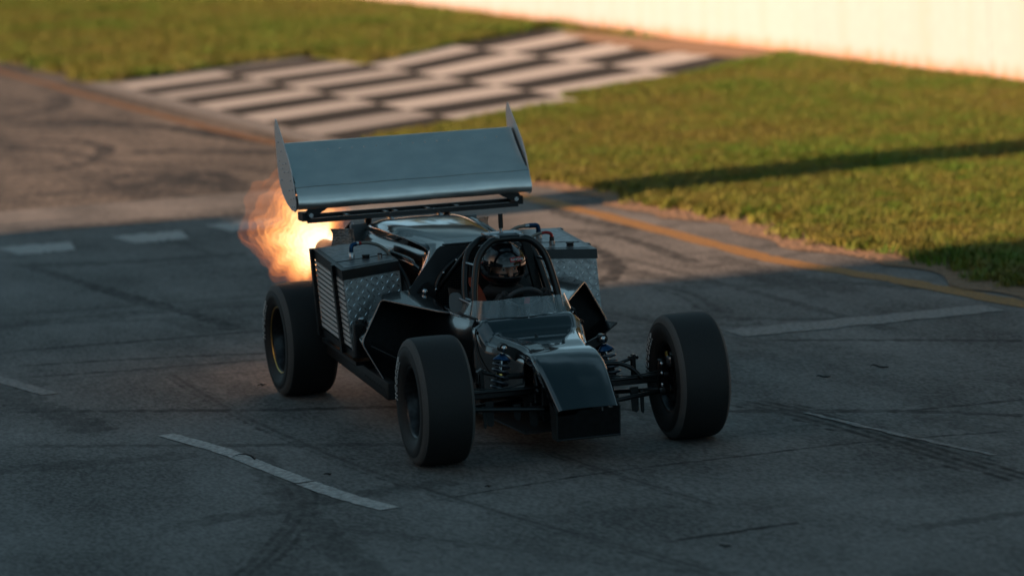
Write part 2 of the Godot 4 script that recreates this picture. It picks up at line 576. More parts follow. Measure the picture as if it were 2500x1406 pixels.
func flat(called: String, parent: Node, m: Material, pts: Array, y: float) -> MeshInstance3D:
	# a sheet over a ground polygon: x, z, x, z ...
	var poly := PackedVector2Array()
	for i in range(0, pts.size(), 2): poly.append(Vector2(pts[i], pts[i + 1]))
	S()
	st.set_smooth_group(-1)
	var ids := Geometry2D.triangulate_polygon(poly)
	for i in range(0, ids.size(), 3):
		var t := []
		for k in 3: t.append(Vector3(poly[ids[i + k]].x, y, poly[ids[i + k]].y))
		if (t[1] - t[0]).cross(t[2] - t[0]).y > 0: tri(t[0], t[2], t[1])
		else: tri(t[0], t[1], t[2])
	return put(called, parent, m)

func ribbon(points: Array, width, wob := 0.0, ends := 0.0) -> Array:
	# outline (x, z, x, z ...) of a painted line with slightly worn edges
	var n := FastNoiseLite.new()
	n.frequency = 1.7
	var p := curve(points, 10)
	var a := []
	var b := []
	for i in p.size():
		var d: Vector3 = (p[mini(i + 1, p.size() - 1)] - p[maxi(i - 1, 0)]).normalized()
		var side := Vector3(d.z, 0, -d.x)
		var l: Vector3 = p[i] + side * (width / 2 + wob * n.get_noise_1d(i * 0.7))
		var r: Vector3 = p[i] - side * (width / 2 + wob * n.get_noise_1d(i * 0.7 + 90))
		a.append_array([l.x, l.z])
		b.append([r.x, r.z])
	b.reverse()
	for q in b: a.append_array(q)
	return a

func edge_x(z: float) -> float:
	# where the asphalt ends and the verge begins
	return lerpf(4.62, 3.95, clampf((-z - 4.0) / 36.0, 0.0, 1.0)) + (0.12 * sin(z * 1.9) + 0.08 * sin(z * 4.7 + 1.0)) * 0.8

func strip_z(x: float, k: float) -> float:
	# the painted chequers fan out a little: line k across the apron at x
	var xs := [4.2, 6.15, 8.3, 10.8, 13.3]
	var a := [-20.75, -22.4, -24.15, -26.2, -28.9]
	var s := [1.27, 1.27, 1.28, 1.50, 1.55]
	var i := 0
	while i < 3 and x > xs[i + 1]: i += 1
	var t: float = (x - xs[i]) / (xs[i + 1] - xs[i])
	return lerpf(a[i], a[i + 1], t) - lerpf(s[i], s[i + 1], t) * k

func on_strip(x: float, z: float, pad := 0.0) -> bool:
	return x < 13.6 and z < strip_z(x, -1.0 if x < 8.3 else -0.15) + pad and z > strip_z(x, 9.6 if x < 8.3 else 7.0) - pad

func wall_x(z: float) -> float:
	return 13.25 + clampf(-z - 21.0, -40.0, 140.0) * 0.0435

func ground() -> void:
	# the whole plain, one sheet to the horizon
	S()
	st.set_smooth_group(0)
	quad(Vector3(-300, -0.06, -400), Vector3(300, -0.06, -400), Vector3(300, -0.06, 150), Vector3(-300, -0.06, 150))
	tag(put("ground", self, M.soil), "", "", "", "structure")

	var grain := bump_tex(1024, 0.22, 5.0, 4, 61)
	var road := Node3D.new()
	road.name = "road"
	add_child(road)
	tag(road, "", "", "", "structure")
	for part in [[2048, 2048, -4.2, 4.75, -15.0, 5.0, near_marks, 5, 0.130, 0.0], [1024, 1024, -4.2, 4.75, -46.0, -15.0, far_marks, 8, 0.078, 0.06]]:
		var m := mat(Color.WHITE, 0.82)
		m.albedo_texture = road_texture(part[0], part[1], part[2], part[3], part[4], part[5], part[6], part[7], part[8], part[9])
		m.uv1_scale = Vector3.ONE
		m.metallic_specular = 0.4
		S()
		st.set_smooth_group(0)
		for c in [[0, 0], [1, 0], [1, 1], [0, 0], [1, 1], [0, 1]]:
			st.set_uv(Vector2(c[0], c[1]))
			st.add_vertex(Vector3(lerpf(part[2], part[3], c[0]), 0, lerpf(part[4], part[5], c[1])))
		var n := put("asphalt_surface", road, m)
	flat("asphalt_surface", road, M.asphalt, [-22, 5, -22, -160, -4.2, -160, -4.2, 5], 0)
	flat("asphalt_surface", road, M.asphalt, [-22, 5, 4.75, 5, 4.75, 60, -22, 60], 0)
	flat("asphalt_surface", road, M.asphalt, [-4.2, -46, -4.2, -160, 4.0, -160, 4.0, -46], 0)

	# verge: uneven soil between the asphalt and the wall
	var bumps := FastNoiseLite.new()
	bumps.frequency = 0.35
	bumps.fractal_octaves = 3
	S()
	st.set_smooth_group(0)
	var rows := []
	for i in 150:
		var z := 12.0 - i * 0.8 if i < 90 else -60.0 - (i - 90) * 2.2
		var line := PackedVector3Array()
		for k in 40:
			var t := k / 39.0
			var x := lerpf(edge_x(z), wall_x(z) + 0.3, t)
			var y := 0.004 + 0.05 * smoothstep(0.10, 0.28, t) * (0.5 + 0.5 * bumps.get_noise_2d(x, z))
			if on_strip(x, z, 0.8): y = 0.004
			line.append(Vector3(x, y, z))
		rows.append(line)
	loft(rows, false)
	tag(put("verge", self, M.soil), "", "", "", "structure")

	# bare dirt along the edge of the asphalt
	var outline := []
	var back := []
	var ragged := FastNoiseLite.new()
	ragged.frequency = 0.55
	ragged.fractal_octaves = 4
	for i in 130:
		var z := 4.0 - i * 0.26
		var w := 0.16 + 0.34 * absf(ragged.get_noise_1d(z * 1.3)) + (0.5 * exp(-pow((z + 11.5) / 2.5, 2)))
		outline.append_array([edge_x(z) - 0.10 + 0.07 * ragged.get_noise_1d(z * 4.0 + 50), z])
		back.append([edge_x(z) + w, z])
	back.reverse()
	for q in back: outline.append_array(q)
	tag(flat("dirt_shoulder", self, M.dirt, outline, 0.009), "", "", "", "structure")

	# the painted apron that crosses the verge: dark ground, white and black squares laid on it
	var apron := Node3D.new()
	apron.name = "chequered_apron"
	add_child(apron)
	tag(apron, "", "", "", "structure")
	var rim := []
	for x in [3.9, 4.6, 6.15, 7.2, 8.29]: rim.append_array([x, strip_z(x, -1.3)])
	for x in [8.4, 10.8, 13.2]: rim.append_array([x, strip_z(x, -0.25)])
	rim.append_array([13.95, strip_z(13.3, -0.2) - 0.6, 14.0, strip_z(13.3, 6.2)])
	for x in [13.2, 10.8, 8.4]: rim.append_array([x, strip_z(x, 7.0)])
	for x in [8.0, 6.15, 4.2, 3.9]: rim.append_array([x, strip_z(x, 9.8)])
	flat("apron_surface", apron, M.asphalt, rim, 0.012)
	var whites := []
	for k in [0.62, 0.80, 0.95, 1.0]:
		var worn := M.white_paint.duplicate() as StandardMaterial3D
		worn.albedo_color = lin(k, k * 0.985, k * 0.97)
		whites.append(worn)
	rng.seed = 19
	var cols := [4.25, 6.15, 8.3, 10.8, 13.25]
	for c in 4:
		for k in range(-1 if c < 2 else 0, 9 if c < 2 else (8 if c < 3 else 7)):
			var white: bool = (k + c) % 2 == 0
			var x0: float = cols[c] + 0.01
			var x1: float = cols[c + 1] - 0.01
			var pts := [x0, strip_z(x0, k + 0.01), x1, strip_z(x1, k + 0.01), x1, strip_z(x1, k + 0.99), x0, strip_z(x0, k + 0.99)]
			flat("white_square" if white else "black_square", apron, whites[clampi(rng.randi_range(0, 1) + (0 if c == 0 else 1 if c == 1 else 2), 0, 3)] if white else M.black_paint, pts, 0.016)
	# dirt drifted over the apron's end at the foot of the wall
	var drift := []
	for i in 24:
		var t := i / 23.0
		var z := lerpf(-27.6, -38.4, t)
		drift.append_array([wall_x(z) - 0.75 + 0.35 * ragged.get_noise_1d(z * 3.0) - 0.5 * sin(t * PI), z])
	for i in 8:
		var z := lerpf(-38.4, -27.6, i / 7.0)
		drift.append_array([wall_x(z) + 0.2, z])
	tag(flat("dirt_drift", self, M.dirt, drift, 0.022), "", "", "", "structure")

	# painted lines
	var lines := Node3D.new()
	lines.name = "painted_lines"
	add_child(lines)
	tag(lines, "", "", "", "structure")
	var faded := M.white_paint.duplicate() as StandardMaterial3D
	faded.albedo_color = lin(0.80, 0.80, 0.80)
	var ghost := M.white_paint.duplicate() as StandardMaterial3D
	ghost.albedo_color = lin(0.46, 0.46, 0.46)
	var yl := []
	for q in [[3.52, -60.0], [3.52, -37.8], [3.5, -27.3], [3.55, -22.2], [3.75, -18.0], [3.98, -12.0], [3.98, -8.2], [4.0, -6.6], [4.2, -5.2], [4.32, -4.0], [4.42, -2.5], [4.5, 0.0]]: yl.append(Vector3(q[0], 0, q[1]))
	var rubbed := M.yellow_paint.duplicate() as StandardMaterial3D
	rubbed.albedo_color = lin(0.5, 0.46, 0.46)
	flat("yellow_line", lines, rubbed, ribbon(yl.slice(0, 5), 0.19, 0.05), 0.004)
	flat("yellow_line", lines, M.yellow_paint, ribbon(yl.slice(4), 0.19, 0.05), 0.004)
	flat("white_dash", lines, faded, ribbon([Vector3(-1.76, 0, -1.70), Vector3(-1.60, 0, -1.0), Vector3(-1.53, 0, -0.45), Vector3(-1.45, 0, 0.13)], 0.10, 0.012), 0.004)
	flat("white_dash", lines, faded, ribbon([Vector3(-1.45, 0, 0.16), Vector3(-1.38, 0, 0.6), Vector3(-1.27, 0, 1.05)], 0.11, 0.012), 0.004)
	flat("white_dash", lines, ghost, ribbon([Vector3(-2.36, 0, -5.0), Vector3(-2.2, 0, -4.2), Vector3(-2.06, 0, -3.55)], 0.11, 0.012), 0.004)
	for q in [[-0.93, -0.38, -11.52], [0.08, 0.62, -11.68], [0.98, 1.62, -12.0], [2.0, 2.6, -12.15]]:
		flat("start_line_block", lines, faded, ribbon([Vector3(q[0], 0, q[2]), Vector3((q[0] + q[1]) / 2, 0, q[2] - 0.03), Vector3(q[1], 0, q[2])], 0.66, 0.16), 0.004)
	flat("faded_stripe", lines, ghost, ribbon([Vector3(2.3, 0, -3.37), Vector3(3.2, 0, -3.38), Vector3(4.15, 0, -3.4)], 0.34, 0.08), 0.004)
	flat("thin_line", lines, ghost, ribbon([Vector3(1.5, 0, -0.35), Vector3(1.63, 0, 0.5), Vector3(1.79, 0, 1.35)], 0.035, 0.03), 0.004)

func grass() -> void:
	# tufts of blades scattered over the verge in and beside the view
	rng.seed = 77
	var patches := FastNoiseLite.new()
	patches.frequency = 0.22
	patches.fractal_octaves = 4
	var clumps := FastNoiseLite.new()
	clumps.frequency = 2.6
	clumps.fractal_octaves = 3
	clumps.seed = 6
	var made := []
	for v in 3:
		S()
		for b in 14:
			var a := rng.randf() * TAU
			var root := Vector3(rng.randf_range(-0.045, 0.045), -0.005, rng.randf_range(-0.045, 0.045))
			var lean := Vector3(cos(a), 0, sin(a)) * rng.randf_range(0.2, 0.9)
			var h := rng.randf_range(0.03, 0.085)
			var side := Vector3(-sin(a), 0, cos(a)) * 0.0055
			var mid := root + (Vector3.UP + lean * 0.35) * h * 0.55
			var tip := root + (Vector3.UP + lean) * h
			st.set_smooth_group(-1)
			quad(root - side, root + side, mid + side * 0.8, mid - side * 0.8)
			tri(mid - side * 0.8, mid + side * 0.8, tip)
		made.append(mesh())
	var places := [[], [], []]
	var zone := func(z0: float, z1: float, per_m2: float, grow: float) -> void:
		var z := z0
		while z > z1:
			var dz := 0.5
			var left := maxf(edge_x(z), -3.9 + (1.6 - z) * 0.165)
			var right := minf(wall_x(z), 2.2 + (3.9 - z) * 0.52)
			if right > left:
				for i in int((right - left) * dz * per_m2):
					var p := Vector3(rng.randf_range(left, right), 0, z - rng.randf() * dz)
					if on_strip(p.x, p.z, 0.03): continue
					var n := patches.get_noise_2d(p.x, p.z)
					var from_edge := p.x - edge_x(p.z)
					if wall_x(p.z) - p.x < 0.25: continue
					if from_edge < 0.34 + 0.4 * n and rng.randf() > from_edge * 0.7: continue
					if n < -0.22 and rng.randf() < 0.45: continue
					places[rng.randi() % 3].append([p, grow * (0.7 + 0.5 * rng.randf() + 0.5 * maxf(n, 0.0)), n])
			z -= dz
	zone.call(0.0, -21.0, 640.0, 0.98)
	zone.call(-21.0, -34.0, 400.0, 1.1)
	zone.call(-33.0, -95.0, 130.0, 1.7)
	var grass_root := Node3D.new()
	grass_root.name = "grass"
	add_child(grass_root)
	tag(grass_root, "short sunlit green grass covering the verge", "grass", "", "stuff")
	for v in 3:
		var mm := MultiMesh.new()
		mm.transform_format = MultiMesh.TRANSFORM_3D
		mm.use_colors = true
		mm.mesh = made[v]
		mm.instance_count = places[v].size()
		for i in places[v].size():
			var q: Array = places[v][i]
			var s: float = q[1]
			mm.set_instance_transform(i, Transform3D(Basis(Vector3.UP, rng.randf() * TAU).scaled(Vector3(s * 1.2, s * rng.randf_range(0.7, 1.2), s * 1.2)), q[0] + Vector3(0, 0.02, 0)))
			var spot := clumps.get_noise_2d(q[0].x, q[0].z)
			var dry := clampf(0.45 + q[2] * 0.8 + spot * 0.9 + rng.randf_range(-0.25, 0.25), 0.0, 1.0)
			var c := Color(0.060, 0.125, 0.006).lerp(Color(0.205, 0.190, 0.030), 1.0 - dry)
			mm.set_instance_color(i, c * clampf(0.92 + spot * 0.5 + q[2] * 0.35 + rng.randf_range(-0.2, 0.2), 0.4, 1.5))
		var o := MultiMeshInstance3D.new()
		o.name = "tufts"
		o.multimesh = mm
		o.material_override = M.grass
		grass_root.add_child(o, true)
		o.set_meta("kind", "stuff")

func wall() -> void:
	var w := thing("boundary_wall", "long white concrete wall behind the grass, stained orange along its foot", "wall")
	# stains: red soil splashed up from the ground, ragged above and thinning out
	var n := FastNoiseLite.new()
	n.frequency = 0.012
	n.fractal_octaves = 5
	var img := Image.create(1024, 256, false, Image.FORMAT_RGB8)
	for u in 1024:
		var reach := 0.10 + 0.05 * n.get_noise_1d(u * 2.2) + 0.012 * n.get_noise_1d(u * 7.0 + 400)
		var drip := maxf(0.0, n.get_noise_1d(u * 1.1 + 900) - 0.10)
		for v in 256:
			var h := 1.0 - (v + 0.5) / 256.0
			var g := n.get_noise_2d(u * 3.0, v * 3.0)
			var soil := clampf((reach - h) * 11.0 + g * 0.35, 0.0, 1.0) * 0.85
			var wash := clampf(drip * 1.2 * (0.6 + g), 0.0, 0.3)
			var c := Color(0.38, 0.40, 0.44).lerp(Color(0.40, 0.19, 0.075), soil).lerp(Color(0.36, 0.30, 0.25), wash)
			img.set_pixel(u, v, (c * (1.0 + 0.06 * g)).linear_to_srgb())
	var m := mat(Color.WHITE, 0.85)
	m.albedo_texture = ImageTexture.create_from_image(img)
	var z := 2.0
	var i := 0
	while z > -150.0:
		var z1 := z - 5.992
		var a := Vector3(wall_x(z), 0, z)
		var b := Vector3(wall_x(z1), 0, z1)
		var t := Vector3(0.28, 0, 0)
		S()
		st.set_smooth_group(-1)
		var up := Vector3(0, 2.3, 0)
		var c := Vector3(0.03, 0.0, 0)
		var faces := [[a, b, b + up, a + up, 1.0], [b + t, a + t, a + t + up, b + t + up, 1.0], [a + up, b + up, b + t + up, a + t + up, 0.03], [a + t, a, a + up, a + t + up, 1.0], [b, b + t, b + t + up, b + up, 1.0]]
		for f in faces:
			var u0 := i * 0.23
			var uv := [Vector2(u0, 1), Vector2(u0 + 0.5, 1), Vector2(u0 + 0.5, 1 - f[4]), Vector2(u0, 1 - f[4])]
			if f[4] < 0.5: uv = [Vector2(u0, 0.02), Vector2(u0 + 0.5, 0.02), Vector2(u0 + 0.5, 0), Vector2(u0, 0)]
			for k in [0, 1, 2, 0, 2, 3]:
				st.set_uv(uv[k])
				st.add_vertex(f[k])
		put("wall_panel", w, m)
		z -= 6.0
		i += 1
	# weeds along its foot
	rng.seed = 5
	S()
	for k in 900:
		var zz := -19.0 - pow(rng.randf(), 1.4) * 60.0
		if zz < -28.5 and zz > -36.5 and rng.randf() < 0.6: continue
		var root := Vector3(wall_x(zz) - rng.randf_range(0.01, 0.16), 0.0, zz)
		var clump := 0.5 + 0.5 * sin(zz * 2.3) * sin(zz * 0.9)
		for q in 3:
			var h := rng.randf_range(0.04, 0.10) * (0.4 + clump)
			var lean := Vector3(rng.randf_range(-0.5, 0.1), 1, rng.randf_range(-0.5, 0.5)) * h
			var side := Vector3(rng.randf_range(-1, 1), 0, rng.randf_range(-1, 1)).normalized() * 0.007
			st.set_smooth_group(-1)
			tri(root - side, root + side, root + lean)
	var dry := mat(lin(0.16, 0.105, 0.035), 0.8)
	dry.backlight_enabled = true
	dry.backlight = Color(0.3, 0.22, 0.1)
	tag(put("weeds", self, dry), "dry weeds growing along the foot of the white wall", "weeds", "", "stuff")

func sun_blockers() -> void:
	# what stands west of the strip, outside the frame, and shades the car: a stand, low sheds, two light masts
	var g := thing("grandstand", "tall roofed grandstand beside the strip, throwing its shadow over the car", "grandstand")
	S(); box(Vector3(-34.0, 5.55, 27.5), Vector3(0.4, 11.1, 56)); put("back_wall", g, M.concrete)
	for i in 9:
		S(); box(Vector3(-27.6 - i * 0.7, 0.30 + i * 0.40, 27.5), Vector3(0.7, 0.6 + i * 0.80 - 0.02, 55.4)); put("tier", g, M.concrete)
	S(); box(Vector3(-30.5, 11.33, 27.5), Vector3(7.4, 0.5, 56.3)); put("roof", g, M.steel_dark)
	for z in [-0.5, 55.5]:
		S(); box(Vector3(-30.55, 5.54, z), Vector3(6.5, 11.06, 0.3)); put("end_wall", g, M.concrete)
	for i in 8:
		S(); box(Vector3(-26.95, 5.54, 0.2 + i * 7.8), Vector3(0.25, 11.06, 0.25)); put("roof_post", g, M.steel_dark)
	var spans := [[-3.0, -5.05], [-5.17, -6.25], [-6.36, -7.80], [-7.93, -10.7]]
	var names := ["low pit shed standing against the end of the grandstand", "narrow low pit shed, second from the grandstand", "low pit shed, third from the grandstand", "wide low pit shed farthest from the grandstand"]
	for i in 4:
		var w: float = spans[i][0] - spans[i][1]
		var zc: float = (spans[i][0] + spans[i][1]) / 2
		var t := thing("pit_shed", names[i], "shed", "pit sheds beside the grandstand")
		S(); box(Vector3(-15.0, 2.25, zc), Vector3(4.0, 4.5, w)); put("wall", t, M.concrete)
		if i == 3:
			for k in 3:
				S(); tube([Vector3(-14.0, 0, -10.85 - k * 0.22 - k * k * 0.06), Vector3(-14.0, 4.6, -10.85 - k * 0.22 - k * k * 0.06)], 0.07 - k * 0.012, 8); put("downpipe", t, M.steel_dark)
		S(); box(Vector3(-15.0, 4.62, zc), Vector3(4.2, 0.2, w + 0.04)); put("roof", t, M.steel_dark)
	for q in [[-9.0, -9.7, 13.0, 0.42, "thick light mast beside the pit sheds"], [-9.0, -10.35, 12.0, 0.26, "thin light mast behind the thick one"]]:
		var t := thing("light_mast", q[4], "light mast", "light masts beside the strip")
		S(); tube([Vector3(q[0], 0, q[1]), Vector3(q[0], q[2], q[1])], [q[3], q[3] * 0.8], 12); put("mast", t, M.steel_dark)
		S(); box(Vector3(q[0], q[2] + 0.1, q[1]), Vector3(0.5, 0.25, 1.6)); put("lamp_bar", t, M.steel_dark)

func treeline() -> void:
	# the wood beyond the wall and at the far end of the strip; the car's paint mirrors it
	rng.seed = 31
	S()
	st.set_smooth_group(-1)
	for i in 110:
		var at := Vector3(wall_x(-40.0) + rng.randf_range(12, 26), 0, 40.0 - i * 2.6 + rng.randf_range(-1, 1)) if i < 75 else Vector3(-50.0 + (i - 75) * 3.0, 0, -185.0 + rng.randf_range(-6, 6))
		var h := rng.randf_range(13.0, 21.0)
		var w := h * rng.randf_range(0.24, 0.34)
		for k in 4:
			var a := TAU * k / 4
			tri(at + Vector3(cos(a), 0, sin(a)) * 0.3, at + Vector3(cos(a + 1.57), 0, sin(a + 1.57)) * 0.3, at + Vector3(0, h * 0.7, 0))
		for k in 260:
			var d := Vector3(rng.randfn(), rng.randfn(), rng.randfn()).normalized() * pow(rng.randf(), 0.4)
			var c := at + Vector3(d.x * w, h * 0.56 + d.y * h * 0.42, d.z * w)
			var u := Vector3(rng.randfn(), rng.randfn(), rng.randfn()).normalized() * rng.randf_range(0.5, 1.1)
			var v := u.cross(Vector3(rng.randfn(), rng.randfn(), rng.randfn()).normalized()).normalized() * rng.randf_range(0.4, 0.9)
			tri(c - u - v, c + u - v * 0.4, c + v)
	var m := mat(lin(0.050, 0.062, 0.018), 0.8)
	tag(put("treeline", self, m), "dense dark wood far beyond the white wall", "trees", "", "stuff")

func litter() -> void:
	var spots := [
		[-1.53, -0.73, 0.16, 1.0, "looped shred of black rubber lying across the white dash"],
		[-0.86, -3.10, 0.10, 0.4, "curled strip of rubber beside the rear tyre on the near side"],
		[-1.29, 0.0, 0.06, 0.2, "small black rubber crumb between the white dash and the front tyre"],
		[2.07, -1.42, 0.09, 0.3, "flat black rubber scrap on the asphalt right of the far front tyre"],
		[2.49, -1.56, 0.11, 0.5, "flat black rubber scrap farthest right on the asphalt"],
		[-0.68, 0.77, 0.05, 0.2, "tiny black rubber crumb in front of the near front tyre"],
		[-0.20, 2.71, 0.06, 0.2, "tiny black rubber crumb below the dark crack in the foreground"],
	]
	rng.seed = 9
	for q in spots:
		var path := []
		var a := rng.randf() * TAU
		for i in 9:
			var t := i / 8.0
			path.append(Vector3(q[0] + (t - 0.5) * q[2] * 0.8 + 0.3 * q[2] * sin(t * 5.0 + a) * 0.3, 0.006 + q[3] * 0.05 * maxf(0.0, sin(t * PI * 2.0)) * 0.5, q[1] + q[2] * 0.7 * q[3] * sin(t * TAU * 0.8 + a) * 0.8))
		S()
		tube(path, [0.001, 0.003, 0.004, 0.005, 0.005, 0.005, 0.004, 0.003, 0.001], 6)
		tag(put("rubber_scrap", self, M.matt), q[4], "rubber scrap", "shreds of tyre rubber on the road")

# ------------------------------------------------------------------ the car
var bold: SystemFont

func wheel(called: String, label: String, car: Node, at: Vector3, r: float, width: float, face: float, steer: float, rim_r: float, gold: bool) -> void:
	var w := hold(called, car)
	w.position = at
	w.rotation.y = steer
	w.set_meta("label", label)
	var h := width / 2
	var axis := Transform3D(Basis(Vector3(0, 1, 0), Vector3(1, 0, 0), Vector3(0, 0, -1)), Vector3.ZERO)
	var bulge := h + 0.004
	S()
	# tread and sidewalls
	var pr := []
	for s in [1, -1]:
		var half := [[r, 0.0], [r - 0.0006, h * 0.35], [r - 0.002, h * 0.62], [r - 0.004, h * 0.76], [r - 0.0075, h * 0.83]]
		if s == 1: half.reverse()
		for q in half: pr.append(Vector2(q[0], q[1] * s))
	lathe(pr, axis, 72)
	put("tread", w, M.rubber)
	for s in [1, -1]:
		S()
		lathe([Vector2(r - 0.0075, h * 0.83 * s), Vector2(r - 0.014, h * 0.895 * s), Vector2(r - 0.026, h * 0.955 * s), Vector2(r - 0.044, h * 0.985 * s)], axis, 72)
		put("shoulder", w, M.scuffed)
		S()
		lathe([Vector2(r - 0.044, h * 0.975 * s), Vector2(r - 0.047, h * 0.972 * s), Vector2(r - 0.052, h * 0.995 * s), Vector2(r - 0.085, bulge * s), Vector2(rim_r + 0.045, h * 0.985 * s), Vector2(rim_r + 0.022, h * 0.94 * s), Vector2(rim_r + 0.008, h * 0.86 * s), Vector2(rim_r, h * 0.80 * s)], axis, 72)
		put("sidewall", w, M.rubber)
	# rim: two lips, a barrel and a dished centre
	S()
	var lip := h * 0.80
	lathe([Vector2(rim_r + 0.006, lip), Vector2(rim_r + 0.004, lip + 0.006), Vector2(rim_r - 0.004, lip + 0.005), Vector2(rim_r - 0.008, lip - 0.01), Vector2(rim_r - 0.014, lip - 0.04), Vector2(rim_r - 0.030, 0.02), Vector2(rim_r - 0.026, -lip * 0.6), Vector2(rim_r - 0.008, -lip + 0.01), Vector2(rim_r - 0.004, -lip - 0.005), Vector2(rim_r + 0.006, -lip)], axis, 64)
	put("rim", w, M.rim)
	if gold:
		for s in [1, -1]:
			S()
			lathe([Vector2(rim_r + 0.002, (lip + 0.0062) * s), Vector2(rim_r - 0.003, (lip + 0.0075) * s), Vector2(rim_r - 0.006, (lip + 0.003) * s)], axis, 64)
			put("rim_edge", w, M.gold)
	S()
	lathe([Vector2(0.0, 0.035 * face), Vector2(0.028, 0.033 * face), Vector2(0.034, 0.010 * face), Vector2(0.075, -0.005 * face), Vector2(rim_r - 0.06, -0.03 * face), Vector2(rim_r - 0.028, -0.02 * face)], axis, 48)
	put("wheel_centre", w, M.rim)
	for k in 5:
		S()
		var a := TAU * k / 5
		var c := Vector3(0.004 * face, cos(a) * 0.055, sin(a) * 0.055)
		rod(c, c + Vector3(0.02 * face, 0, 0), 0.009, 6)
		put("wheel_nut", w, M.steel)
	# raised lettering on the upper part of the sidewall, read from outside on one face and from the inside on the other
	var rr := (r - 0.047 + rim_r + 0.03) / 2 + 0.003
	for s in [-1.0]:
		S()
		letters("HOOSIER", 0.062, 0.0035, bold, func(i: int, x: float) -> Transform3D:
			# 0 at nine o'clock of the face seen from -x, growing clockwise
			var a := (x - 0.005) / rr + deg_to_rad(-4.0)
			var out := Vector3(0, sin(a), -cos(a))
			var run := Vector3(0, cos(a), sin(a))
			var away := Vector3(-1, 0, 0)
			return Transform3D(Basis(run, out, away), Vector3(-(h * 0.997 + 0.002), 0, 0) + out * rr).translated_local(Vector3(0, -0.0, 0)) * Transform3D(Basis(Vector3(0.88, 0, 0), Vector3(0.18, 1.0, 0), Vector3(0, 0, 1)), Vector3.ZERO))
		put("lettering", w, M.type)

